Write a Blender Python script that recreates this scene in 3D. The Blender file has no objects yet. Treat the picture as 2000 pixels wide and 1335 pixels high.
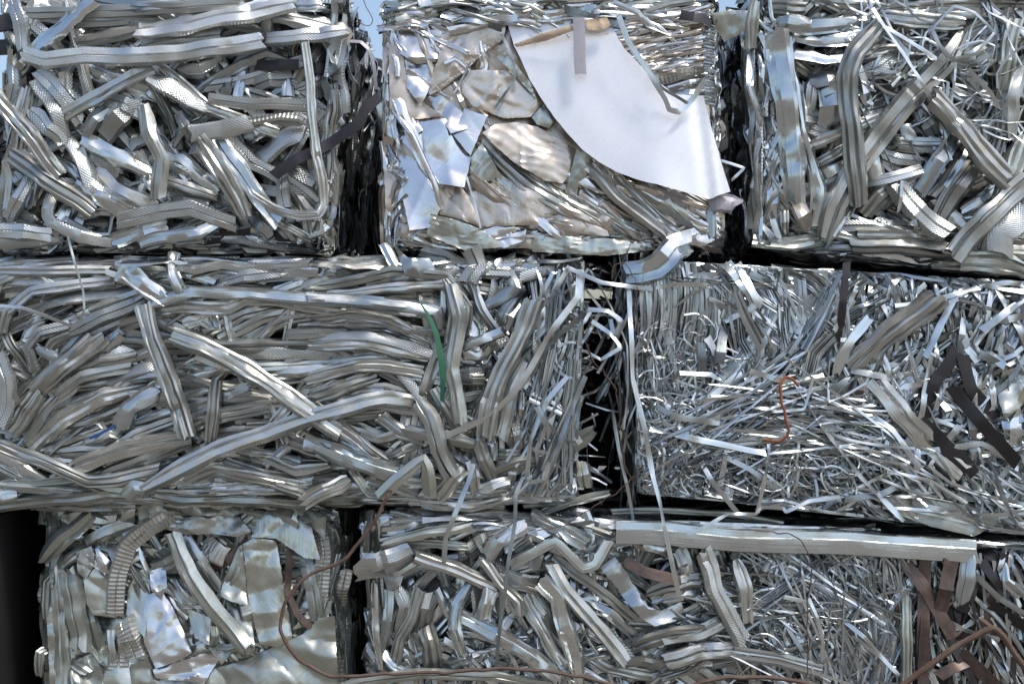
import bpy, math, random
import numpy as np
from mathutils import Vector
from mathutils.geometry import delaunay_2d_cdt

# ------------------------------------------------------------------ camera, sky, sun, exposure
SC = bpy.context.scene
S = 0.0015                 # metres per photo pixel on the plane of the bale fronts
D = 3.0 * 50 / 36          # camera distance from that plane
ZC = 1.20                  # camera height
cam = bpy.data.cameras.new('camera'); cam.lens = 50; cam.sensor_width = 36
cam.clip_start = 0.05; cam.clip_end = 2000
co = bpy.data.objects.new('camera', cam); SC.collection.objects.link(co)
co.location = (0, -D, ZC); co.rotation_euler = (math.radians(90), 0, 0)
SC.camera = co
SUN_EL, SUN_AZ = 62, 128   # azimuth clockwise from +Y (behind the stack)
w = bpy.data.worlds.new('World'); SC.world = w; w.use_nodes = True
nt = w.node_tree; bg = nt.nodes['Background']
sky = nt.nodes.new('ShaderNodeTexSky'); sky.sky_type = 'NISHITA'; sky.sun_disc = False
sky.sun_elevation = math.radians(SUN_EL); sky.sun_rotation = math.radians(SUN_AZ)
sky.air_density = 1.0; sky.dust_density = 2.6; sky.ozone_density = 0.5
nt.links.new(sky.outputs[0], bg.inputs[0]); bg.inputs[1].default_value = 0.15
sl = bpy.data.lights.new('sun', 'SUN'); sl.energy = 2.0; sl.angle = math.radians(9); sl.color = (1, .97, .93)
so = bpy.data.objects.new('sun', sl); SC.collection.objects.link(so)
_e, _a = math.radians(SUN_EL), math.radians(SUN_AZ)
so.rotation_euler = Vector((math.sin(_a)*math.cos(_e), math.cos(_a)*math.cos(_e), math.sin(_e))).to_track_quat('Z', 'Y').to_euler()
so.location = (0, -3, 6)
SC.view_settings.view_transform = 'Standard'; SC.view_settings.look = 'None'
SC.view_settings.gamma = 1; SC.view_settings.exposure = 0.42
SC.cycles.use_denoising = True
SC.cycles.max_bounces = 8; SC.cycles.glossy_bounces = 6; SC.cycles.diffuse_bounces = 3
SC.cycles.sample_clamp_indirect = 6

# ------------------------------------------------------------------ materials
def metal(name, ca, cb, rough, metallic=1.0, emboss=0.0, ribs=0.0, scratch=.3, dirt=.3, dirtcol=(.22, .19, .15), dents=.35, sb=1.0, rust=0.0, rustcol=(.30, .10, .035)):
    m = bpy.data.materials.new(name); m.use_nodes = True
    t = m.node_tree; N, L = t.nodes, t.links
    p = N['Principled BSDF']
    def nd(k, **kw):
        n = N.new(k)
        for a, b in kw.items(): setattr(n, a, b)
        return n
    def mth(op, a, b=None, c=None, clamp=False):
        n = nd('ShaderNodeMath', operation=op); n.use_clamp = clamp
        for i, v in enumerate((a, b, c)):
            if v is None: continue
            if isinstance(v, (int, float)): n.inputs[i].default_value = v
            else: L.new(v, n.inputs[i])
        return n.outputs[0]
    def mixc(f, a, b):
        n = nd('ShaderNodeMix', data_type='RGBA')
        for i, v in ((0, f), (6, a), (7, b)):
            if isinstance(v, (int, float)): n.inputs[i].default_value = v
            elif isinstance(v, tuple): n.inputs[i].default_value = (*v, 1)
            else: L.new(v, n.inputs[i])
        return n.outputs[2]
    uv = nd('ShaderNodeUVMap', uv_map='UVMap').outputs[0]
    at = nd('ShaderNodeAttribute', attribute_name='tone').outputs['Fac']
    def noise(scale, sx, sy, detail=2, rg=.5, off=0):
        mp = nd('ShaderNodeMapping'); mp.inputs['Scale'].default_value = (sx, sy, 1); mp.inputs['Location'].default_value = (off, off*.7, 0)
        L.new(uv, mp.inputs[0])
        n = nd('ShaderNodeTexNoise'); n.inputs['Scale'].default_value = scale; n.inputs['Detail'].default_value = detail; n.inputs['Roughness'].default_value = rg
        L.new(mp.outputs[0], n.inputs[0]); return n.outputs[0]
    def ramp(v, a, b):
        n = nd('ShaderNodeMapRange'); n.inputs[1].default_value = a; n.inputs[2].default_value = b; n.clamp = True
        L.new(v, n.inputs[0]); return n.outputs[0]
    streak = noise(1, 5, 150, 4, .65)                 # lengthwise drawing marks
    blot = noise(16, 1, 2.2, 5, .65, 3.1)             # dirt and oxide blotches
    spots = noise(120, 1, 1, 3, .7, 9)
    dmask = mth('MULTIPLY', ramp(blot, .50, .72), dirt * 1.6, clamp=True)
    smask = mth('MULTIPLY', ramp(streak, .56, .70), scratch, clamp=True)
    col = mixc(at, ca, cb)
    col = mixc(smask, col, tuple(x*.45 for x in cb))
    col = mixc(mth('MULTIPLY', ramp(spots, .45, .7), .22), col, tuple(x*.7 for x in ca))
    col = mixc(dmask, col, dirtcol)
    met = mth('SUBTRACT', metallic, mth('MULTIPLY', dmask, .6), clamp=True)
    r = mth('ADD', mth('ADD', rough, mth('MULTIPLY', at, .12)), mth('MULTIPLY', mth('SUBTRACT', streak, .5), .35))
    r = mth('ADD', r, mth('MULTIPLY', dmask, .35), clamp=True)
    if rust > 0:
        rm = mth('MULTIPLY', ramp(noise(40, 1, 1, 5, .7, 5), .42, .6), rust, clamp=True)
        col = mixc(rm, col, rustcol); met = mth('MULTIPLY', met, mth('SUBTRACT', 1, rm)); r = mth('MAXIMUM', r, mth('MULTIPLY', rm, .8))
    L.new(col, p.inputs['Base Color']); L.new(met, p.inputs['Metallic']); L.new(r, p.inputs['Roughness'])
    h = mth('MULTIPLY', streak, .0008*sb)
    h = mth('ADD', h, mth('MULTIPLY', noise(15, 1, 1, 1.5, .5, 1.7), .009 * dents))
    sep = nd('ShaderNodeSeparateXYZ'); L.new(uv, sep.inputs[0]); U, V = sep.outputs[0], sep.outputs[1]
    if emboss:
        k = 2 * math.pi / .0105
        a = mth('SINE', mth('MULTIPLY', U, k)); b = mth('SINE', mth('MULTIPLY', V, k*1.25))
        h = mth('ADD', h, mth('MULTIPLY', mth('MULTIPLY', a, b), mth('MULTIPLY', ramp(noise(9, 1, 1, 2, .5, 4.4), .28, .55), .0006 * emboss)))
    if ribs:
        a = mth('SINE', mth('MULTIPLY', U, 2 * math.pi / .0125))
        h = mth('ADD', h, mth('MULTIPLY', a, .0016 * ribs))
    bp = nd('ShaderNodeBump'); bp.inputs['Strength'].default_value = .85; bp.inputs['Distance'].default_value = 1.0
    L.new(h, bp.inputs['Height']); L.new(bp.outputs[0], p.inputs['Normal'])
    return m

TAN = (.30, .25, .19)
M = {
 'c': metal('weathered_zinc', (.67, .69, .655), (.31, .325, .30), .29, .92, scratch=1.0, dirt=.5, dirtcol=TAN),
 'e': metal('embossed_zinc', (.65, .68, .66), (.34, .36, .345), .31, .90, emboss=1, scratch=.15, dirt=.3, dirtcol=TAN),
 's': metal('bright_zinc', (.73, .78, .78), (.34, .38, .385), .20, .97, scratch=.35, dirt=.15, dents=.22),
 't': metal('bright_ribbon', (.76, .82, .83), (.20, .23, .232), .27, .93, scratch=.3, dirt=.15),
 'f': metal('dull_zinc', (.58, .62, .57), (.38, .41, .37), .32, .85, scratch=.8, dirt=.45, dirtcol=TAN),
 'w': metal('foil_bright', (.86, .88, .89), (.66, .67, .67), .16, .95, scratch=.25, dirt=.12, sb=.35, dents=.14),
 'b': metal('foil_tan_reflection', (.72, .66, .58), (.56, .50, .43), .28, .88, scratch=.35, dirt=.3, dirtcol=(.42, .32, .22), sb=.35, dents=.12),  # tan reflection on silver foil, put into the base colour
 'g': metal('foil_greenish', (.60, .63, .57), (.48, .51, .45), .25, .90, scratch=.35, dirt=.35, dirtcol=(.25, .22, .16), sb=.4, dents=.12),
 'm': metal('ribbed_zinc', (.62, .62, .56), (.48, .48, .43), .34, .80, ribs=.5, scratch=.1, dirt=.35, dirtcol=TAN),
 'k': metal('black_strap', (.010, .009, .010), (.022, .019, .020), .30, .0, scratch=.1, dirt=.10, dirtcol=(.07, .055, .05), dents=.1),
 'r': metal('rusty_strap', (.115, .092, .082), (.075, .060, .054), .34, .6, scratch=.3, dirt=.3, dirtcol=(.25, .19, .16), dents=.1, rust=.45, rustcol=(.16, .08, .048)),
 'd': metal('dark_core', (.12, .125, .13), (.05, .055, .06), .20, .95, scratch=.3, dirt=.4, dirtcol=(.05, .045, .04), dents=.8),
 'p': metal('white_plate', (.87, .88, .89), (.85, .86, .87), .36, .45, scratch=.02, dirt=.10, dirtcol=(.55, .54, .52), sb=.08, dents=.02),
 'n': metal('tan_paper', (.62, .48, .32), (.50, .38, .26), .75, 0, scratch=.2, dirt=.3, dents=.3),
 'v': metal('grey_tape', (.40, .39, .42), (.40, .39, .42), .5, .3, scratch=.1, dirt=.3, dirtcol=(.3, .24, .24), dents=.05),
}
M['rw'] = metal('rusty_wire', (.11, .068, .048), (.12, .08, .06), .7, .1, scratch=.3, dirt=.3, dents=.05, rust=.5, rustcol=(.13, .07, .04))
M['bw'] = metal('brown_wire', (.085, .05, .038), (.11, .07, .052), .6, .05, scratch=.3, dirt=.3, dents=.05, rust=.25, rustcol=(.12, .055, .03))
M['or'] = metal('orange_rust', (.27, .085, .032), (.20, .07, .03), .85, 0, scratch=.2, dirt=.15, dents=.05, rust=.6)
M['blade'] = metal('green_leaf', (.03, .16, .09), (.03, .14, .08), .45, 0, scratch=.3, dirt=.05, dents=.02)
M['blue'] = metal('blue_plastic', (.01, .06, .22), (.01, .06, .22), .4, 0, scratch=.1, dirt=.1, dents=.1)
def ground_mat():
    m = bpy.data.materials.new('packed_earth'); m.use_nodes = True
    t = m.node_tree; N, L = t.nodes, t.links; p = N['Principled BSDF']
    tc = N.new('ShaderNodeTexCoord'); n = N.new('ShaderNodeTexNoise'); n.inputs['Scale'].default_value = .8; n.inputs['Detail'].default_value = 9
    L.new(tc.outputs['Object'], n.inputs[0]); r = N.new('ShaderNodeValToRGB')
    r.color_ramp.elements[0].position = .3; r.color_ramp.elements[0].color = (.095, .085, .073, 1)
    r.color_ramp.elements[1].position = .7; r.color_ramp.elements[1].color = (.235, .205, .170, 1)
    L.new(n.outputs[0], r.inputs[0]); L.new(r.outputs[0], p.inputs['Base Color']); p.inputs['Roughness'].default_value = .95
    return m

# ------------------------------------------------------------------ mapping and object helpers
OFF = 0.0                  # how far the bale being built stands back
def at(px, py, d=0.0):
    """photo pixel -> point d metres in front of the bale fronts"""
    d = d - OFF; k = (D - d) / D
    return np.array([(px - 1000) * S * k, -d, ZC - (py - 667.5) * S * k])
def tagobj(o, label=None, cat=None, group=None, kind=None):
    for k, v in (('label', label), ('category', cat), ('group', group), ('kind', kind)):
        if v: o[k] = v
    return o
class Geo:
    """collects solids as one mesh"""
    def __init__(s): s.v, s.f, s.uv, s.tone, s.mi, s.n, s.mats = [], [], [], [], [], 0, []
    def add(s, v, faces, uv, tone, mat):
        if mat not in s.mats: s.mats.append(mat)
        s.v.append(v); s.uv.append(uv); s.tone.append(np.full(len(v), tone))
        s.f.append(faces + s.n); s.mi.append(np.full(len(faces), s.mats.index(mat))); s.n += len(v)
    def build(s, name, parent=None, sharp=26, smooth=True):
        v = np.concatenate(s.v); f = np.concatenate(s.f); uv = np.concatenate(s.uv); tone = np.concatenate(s.tone); mi = np.concatenate(s.mi)
        if parent is not None: v = v - np.array(parent.location)
        me = bpy.data.meshes.new(name)
        me.vertices.add(len(v)); me.vertices.foreach_set('co', v.astype(np.float32).ravel())
        k = f.shape[1]
        me.loops.add(f.size); me.loops.foreach_set('vertex_index', f.astype(np.int32).ravel())
        me.polygons.add(len(f)); me.polygons.foreach_set('loop_start', np.arange(0, f.size, k, dtype=np.int32))
        me.polygons.foreach_set('material_index', mi.astype(np.int32))
        for m in s.mats: me.materials.append(M[m])
        me.update(calc_edges=True)
        ul = me.uv_layers.new(name='UVMap'); ul.data.foreach_set('uv', uv[f.ravel()].astype(np.float32).ravel())
        a = me.attributes.new('tone', 'FLOAT', 'POINT'); a.data.foreach_set('value', tone.astype(np.float32))
        me.polygons.foreach_set('use_smooth', np.ones(len(f), dtype=bool)); me.set_sharp_from_angle(angle=math.radians(sharp))
        me.validate()
        o = bpy.data.objects.new(name, me); SC.collection.objects.link(o)
        if parent is not None: o.parent = parent
        return o

PROF = {
 'c1': [(-.5, -.36), (-.40, -.04), (-.25, .02), (-.07, .03), (0, -.09), (.07, .03), (.25, .02), (.42, -.03), (.5, -.32)],
 'c2': [(-.5, -.30), (-.42, 0), (-.3, .03), (-.22, -.09), (-.13, .03), (.08, .05), (.19, -.08), (.29, .02), (.43, -.01), (.5, -.26)],
 'c3': [(-.5, -.26), (-.18, .10), (-.1, .14), (.08, .0), (.3, .0), (.5, -.18)],
 'c4': [(-.5, -.42), (-.36, 0), (.02, .02), (.10, -.12), (.16, -.12), (.24, -.02), (.46, -.04), (.5, -.25)],
 'e':  [(-.5, -.30), (-.40, 0), (-.06, .04), (0, -.03), (.06, .04), (.44, 0), (.5, -.20)],
 'e2': [(-.5, -.10), (-.4, .03), (0, .06), (.35, .0), (.5, -.12)],
 's':  [(-.5, -.22), (-.38, .0), (-.12, .08), (.12, .06), (.36, -.06), (.5, -.02)],
 's2': [(-.5, -.38), (-.46, -.05), (-.3, .06), (.05, .05), (.1, -.05), (.3, -.05), (.42, .02), (.5, -.25)],
 'u':  [(-.5, -.75), (-.5, -.12), (-.46, -.03), (-.2, .0), (.12, .0), (.16, -.06), (.44, -.10), (.5, -.18), (.5, -.75)],
 't':  [(-.5, 0), (0, .04), (.5, 0)],
 'x':  [(-.5, -.02), (0, .02), (.5, -.02)],
}
def smooth1(rng, n, step):
    k = max(2, int(math.ceil(n / max(step, 1))) + 3)
    a = rng.normal(0, 1, k); x = np.linspace(0, k - 1.001, n); i = x.astype(int); f = x - i; f = f*f*(3 - 2*f)
    return a[i]*(1 - f) + a[np.minimum(i + 1, k - 1)]*f
def resample(P, step, tight=.42):
    P = np.asarray(P, float); out = []
    for i in range(len(P) - 1):
        a, b = P[i], P[i+1]
        ma = (P[i+1] - P[i-1]) * .5 * tight if i > 0 else (b - a) * tight
        mb = (P[i+2] - P[i]) * .5 * tight if i + 2 < len(P) else (b - a) * tight
        n = max(2, int(np.linalg.norm(b - a) / step))
        t = np.linspace(0, 1, n, endpoint=False)[:, None]
        # reparametrised so that low tightness stays near the chord
        h = (2*t**3 - 3*t**2 + 1)*a + (t**3 - 2*t**2 + t)*ma + (-2*t**3 + 3*t**2)*b + (t**3 - t**2)*mb
        c = a + (b - a)*t
        out.append(h*.6 + c*.4)
    out.append(P[-1][None]); return np.concatenate(out)
def ribbon(geo, P, W, kind, rng, mat=None, N0=(0, -1, 0), roll=None, crush=1.0, thick=None, step=None, tone=None, taper=None):
    """a bent, dented strip of sheet metal as a closed solid"""
    if step is None: step = max(.006, min(W*.55, .018))
    C = resample(P, step); n = len(C)
    if n < 4: C = resample(P, np.linalg.norm(np.asarray(P[-1]) - np.asarray(P[0])) / 5); n = len(C)
    pk = kind
    if kind in 'cf': pk = ['c1', 'c2', 'c3', 'c4', 'c2'][rng.randint(5)]
    elif kind in 'em': pk = ['e', 'e', 'e2'][rng.randint(3)]
    elif kind == 's': pk = ['s', 's2'][rng.randint(2)]
    elif kind == 'q': pk = 's'
    elif kind in 'wbg': pk = 's'
    elif kind in 'krvn': pk = 'x'
    prof = np.array(PROF[pk], float)
    if rng.rand() < .5: prof[:, 0] *= -1; prof = prof[::-1]
    st = lambda lam: max(1.5, lam/step)
    N0 = np.array(N0, float)
    thin = kind in 't'
    C = C + N0 * (smooth1(rng, n, st(.11)) * (.09 if not thin else .3) * W * crush)[:, None]
    T = np.gradient(C, axis=0); T /= np.linalg.norm(T, axis=1)[:, None] + 1e-9
    B = np.cross(T, N0); B /= np.linalg.norm(B, axis=1)[:, None] + 1e-9
    N = np.cross(B, T)
    if roll is None: roll = rng.normal(0, .28)
    r = roll + smooth1(rng, n, st(.16 if not thin else .10)) * (.08 if not thin else .34) * crush
    cr, sr = np.cos(r)[:, None], np.sin(r)[:, None]
    B, N = B*cr + N*sr, N*cr - B*sr
    C = C + B * (smooth1(rng, n, st(.15)) * .04 * W * crush)[:, None]
    wv = 1 + smooth1(rng, n, st(.08)) * (.08 if kind in 'cefs' else .04) * crush
    if taper is None and kind in 'cefs' and rng.rand() < .35: taper = ([0, rng.uniform(.05, .3), rng.uniform(.7, .95), 1], [rng.uniform(.45, 1), 1, 1, rng.uniform(.45, 1)])
    if taper: wv = wv * np.interp(np.linspace(0, 1, n), *taper)
    k = len(prof)
    dent = np.stack([smooth1(rng, n, st(.045)) for _ in range(k)], 1) * (.028 if kind not in 'tkrx' else .01) * crush
    if kind in 'sqwbg' and crush > 0: dent *= 1.6
    # a few sharp pinches across the strip
    if kind not in 'tkrvn' and crush > .3:
        for _ in range(max(0, int(rng.poisson(n*step / .6)))):
            j = rng.randint(1, n - 1) if n > 2 else 0
            dent[j] -= rng.uniform(.05, .16) * np.abs(np.cos(np.linspace(0, 3.1, k) + rng.rand()*3))
    h = prof[None, :, 1] * (1 + smooth1(rng, n, st(.1))[:, None]*.25*crush) + dent
    a = prof[None, :, 0] * wv[:, None]
    th = thick if thick else (.0011 if not thin else .0006)
    skew = np.zeros((n, k)); skew[0] = rng.uniform(-.35, .35); skew[-1] = rng.uniform(-.35, .35)
    jag0, jag1 = rng.normal(0, .07, k), rng.normal(0, .07, k)
    front = C[:, None] + a[..., None]*W*B[:, None] + h[..., None]*W*N[:, None] + (skew*a)[..., None]*W*T[:, None]
    if not thin: front[0] += jag0[:, None]*W*T[0]; front[-1] += jag1[:, None]*W*T[-1]
    back = front - N[:, None]*th*1.0
    ring = np.concatenate([front, back[:, ::-1]], 1)          # n x 2k
    K = 2*k
    v = ring.reshape(-1, 3)
    i = np.arange(n - 1)[:, None]*K; j = np.arange(K)[None]; j2 = (j + 1) % K
    f = np.stack([i + j, i + j2, i + K + j2, i + K + j], -1).reshape(-1, 4)
    q = np.arange(k - 1)
    capa = np.stack([q + 1, q, K - 1 - q, K - 2 - q], -1); o = (n - 1)*K
    capb = np.stack([q, q + 1, K - 2 - q, K - 1 - q], -1) + o
    f = np.concatenate([f, capa, capb])
    ln = np.concatenate([[0], np.cumsum(np.linalg.norm(np.diff(C, axis=0), axis=1))])
    off = rng.uniform(0, 40, 2)
    aw = np.concatenate([np.tile(prof[:, 0]*W, (n, 1)), np.tile(prof[::-1, 0]*W, (n, 1))], 1)
    uv = np.stack([np.repeat(ln[:, None], K, 1) + off[0], aw + off[1]], -1).reshape(-1, 2)
    geo.add(v, f, uv, rng.rand() if tone is None else tone, mat or {'u': 's', 'q': 's', 'x': 'k'}.get(kind, kind))
def tube(geo, P, R, rng, mat, N0=(0, -1, 0), ribs=False, seg=8, wob=.0):
    C = resample(P, max(R*1.2, .004), 1.0); n = len(C)
    if wob: C = C + np.stack([smooth1(rng, n, 6) for _ in range(3)], 1)*wob
    T = np.gradient(C, axis=0); T /= np.linalg.norm(T, axis=1)[:, None]
    B = np.cross(T, np.array(N0, float)); B /= np.linalg.norm(B, axis=1)[:, None] + 1e-9; N = np.cross(B, T)
    ang = np.linspace(0, 2*math.pi, seg, endpoint=False)
    rr = R*(1 + smooth1(rng, n, 3)*.05)
    if ribs: rr = rr*(1 + .13*(np.arange(n) % 2))
    v = (C[:, None] + rr[:, None, None]*(np.cos(ang)[None, :, None]*B[:, None] + np.sin(ang)[None, :, None]*N[:, None])).reshape(-1, 3)
    i = np.arange(n - 1)[:, None]*seg; j = np.arange(seg)[None]; j2 = (j + 1) % seg
    f = np.stack([i + j, i + j2, i + seg + j2, i + seg + j], -1).reshape(-1, 4)
    for o, s in ((0, 1), ((n - 1)*seg, -1)):
        for q in range(1, seg - 2, 2):
            c = [o, o + q, o + q + 1, o + min(q + 2, seg - 1)]; f = np.concatenate([f, np.array([c[::s]])])
    ln = np.concatenate([[0], np.cumsum(np.linalg.norm(np.diff(C, axis=0), axis=1))])
    uv = np.stack([np.repeat(ln[:, None], seg, 1), np.repeat((ang*R)[None], n, 0)], -1).reshape(-1, 2)
    geo.add(v, f, uv, .5, mat)
def tri(x): return np.abs((x % 1) - .5)*2 - .5
def crumple(rng, X, Y, lam, amp, K=5):
    h = np.zeros_like(X); a0 = rng.uniform(0, math.pi)
    for k in range(K):
        a = a0 + rng.uniform(0, math.pi); l = lam*rng.uniform(.5, 1.8)
        wx = np.sin(X*rng.uniform(2, 5)/lam + rng.rand()*6)*.12 + np.sin(Y*rng.uniform(2, 5)/lam + rng.rand()*6)*.12
        t = tri((X*math.cos(a) + Y*math.sin(a))/l + rng.rand() + wx)
        msk = .5 + .5*np.sin(X/(lam*1.7)*rng.uniform(.6, 1.6) + rng.rand()*6)*np.sin(Y/(lam*1.7)*rng.uniform(.6, 1.6) + rng.rand()*6)
        h += amp*t*msk*(l/lam)
    return h
def sheet(name, parent, poly, mat, d, rng, amp=.008, lam=.05, slope=(0, 0), grid=7, bend=None, flute=None, thick=.0012, tone=None):
    """a crumpled plate with its own outline, dents and thickness; poly in photo pixels"""
    poly = np.array(poly, float)
    pts = []; n = len(poly)
    for i in range(n):
        a, b = poly[i], poly[(i+1) % n]; k = max(1, int(np.linalg.norm(b - a)/grid))
        for j in range(k):
            p = a + (b - a)*j/k
            if j: p = p + rng.normal(0, .35, 2)
            pts.append(p)
    nb = len(pts)
    x0, y0 = poly.min(0); x1, y1 = poly.max(0)
    def inside(p):
        c = False
        for i in range(n):
            (ax, ay), (bx, by) = poly[i], poly[(i+1) % n]
            if (ay > p[1]) != (by > p[1]) and p[0] < (bx-ax)*(p[1]-ay)/(by-ay) + ax: c = not c
        return c
    B = np.array(pts); 
    for yi, y in enumerate(np.arange(y0 + grid*.5, y1, grid*.87)):
        for x in np.arange(x0 + (grid*.5 if yi % 2 else 0), x1, grid):
            p = np.array([x, y]) + rng.uniform(-.15, .15, 2)*grid
            if inside(p) and np.min(np.abs(B - p).max(1)) > grid*.4: pts.append(p)
    vs, es, fs, *_ = delaunay_2d_cdt([Vector(p) for p in pts], [], [list(range(nb))], 1, 1e-4)
    V = np.array([v[:] for v in vs]); F = np.array([f for f in fs if len(f) == 3])
    cx, cy = poly.mean(0); X, Y = (V[:, 0])*S, (V[:, 1])*S
    h = crumple(rng, X, Y, lam*1.5, amp, 3) + crumple(rng, X, Y, lam*.5, amp*.08, 2)
    bd_ = np.full(len(V), 99.)
    for i in range(n):
        a, b_ = poly[i], poly[(i+1) % n]; e_ = b_ - a; t_ = np.clip(((V - a) @ e_)/(e_ @ e_ + 1e-9), 0, 1)
        bd_ = np.minimum(bd_, np.linalg.norm(V - a - t_[:, None]*e_, axis=1))
    if mat != 'p': h -= rng.uniform(.000, .005)*np.exp(-bd_/rng.uniform(3, 6))
    nf = 0 if mat == 'p' else int(rng.poisson(2 + max(x1 - x0, y1 - y0)/22.))
    for _ in range(nf):          # sharp fold lines
        qx, qy, a_ = rng.uniform(x0, x1), rng.uniform(y0, y1), rng.uniform(0, 3.14)
        dl = (V[:, 0]-qx)*math.sin(a_) - (V[:, 1]-qy)*math.cos(a_); al = (V[:, 0]-qx)*math.cos(a_) + (V[:, 1]-qy)*math.sin(a_)
        h += rng.choice([-1, 1])*rng.uniform(.002, .006)*np.exp(-np.abs(dl)/rng.uniform(3, 14))*np.exp(-(al/rng.uniform(30, 90))**2)
    for _ in range(3):
        a_ = rng.uniform(0, 6.3); h = h + amp*.35*np.sin((X*math.cos(a_) + Y*math.sin(a_))/rng.uniform(.022, .05) + rng.rand()*6)*min(1, lam/.06)
    h += ((V[:, 0]-cx)*slope[0] + (V[:, 1]-cy)*slope[1])*S
    if flute:
        ang, pitch, fa = flute; q = (V[:, 0]*math.cos(ang+math.pi/2) + V[:, 1]*math.sin(ang+math.pi/2))/pitch
        q = q + .8*np.sin(V[:, 0]/31. + rng.rand()*6)*np.sin(V[:, 1]/23. + rng.rand()*6) + .5*np.sin(q*.61 + rng.rand()*6)
        h += fa*np.where(tri(q) > 0, tri(q), tri(q)*.4)*(.35 + .65*np.sin(V[:, 0]/37. + V[:, 1]/29. + rng.rand()*6)**2)
    if bend is not None: h += bend(V[:, 0], V[:, 1])
    W = np.array([at(V[i, 0], V[i, 1], d + h[i]) for i in range(len(V))])
    if len(F) == 0: return None
    # winding towards the camera
    a, b, c = W[F[0, 0]], W[F[0, 1]], W[F[0, 2]]
    if np.cross(b-a, c-a)[1] > 0: F = F[:, ::-1]
    nv = len(W); Bk = W + np.array([0, thick, 0])
    from collections import Counter
    ec = Counter(); 
    for f in F:
        for i in range(3): ec[(f[i], f[(i+1) % 3])] += 1
    bd = [(p, q) for (p, q) in ec if (q, p) not in ec]
    tri_f = np.concatenate([F, F[:, ::-1] + nv, np.array([[q, p, p + nv] for p, q in bd]), np.array([[q, p + nv, q + nv] for p, q in bd])])
    fa_ = flute[0] if flute else rng.uniform(0, 3.1)
    U = np.stack([X*math.cos(fa_) + Y*math.sin(fa_), -X*math.sin(fa_) + Y*math.cos(fa_)], 1) + rng.uniform(0, 9, 2)
    g = Geo(); g.add(np.concatenate([W, Bk]), tri_f, np.concatenate([U, U]), rng.rand() if tone is None else tone, mat)
    return g.build(name, parent, sharp=26)

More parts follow.
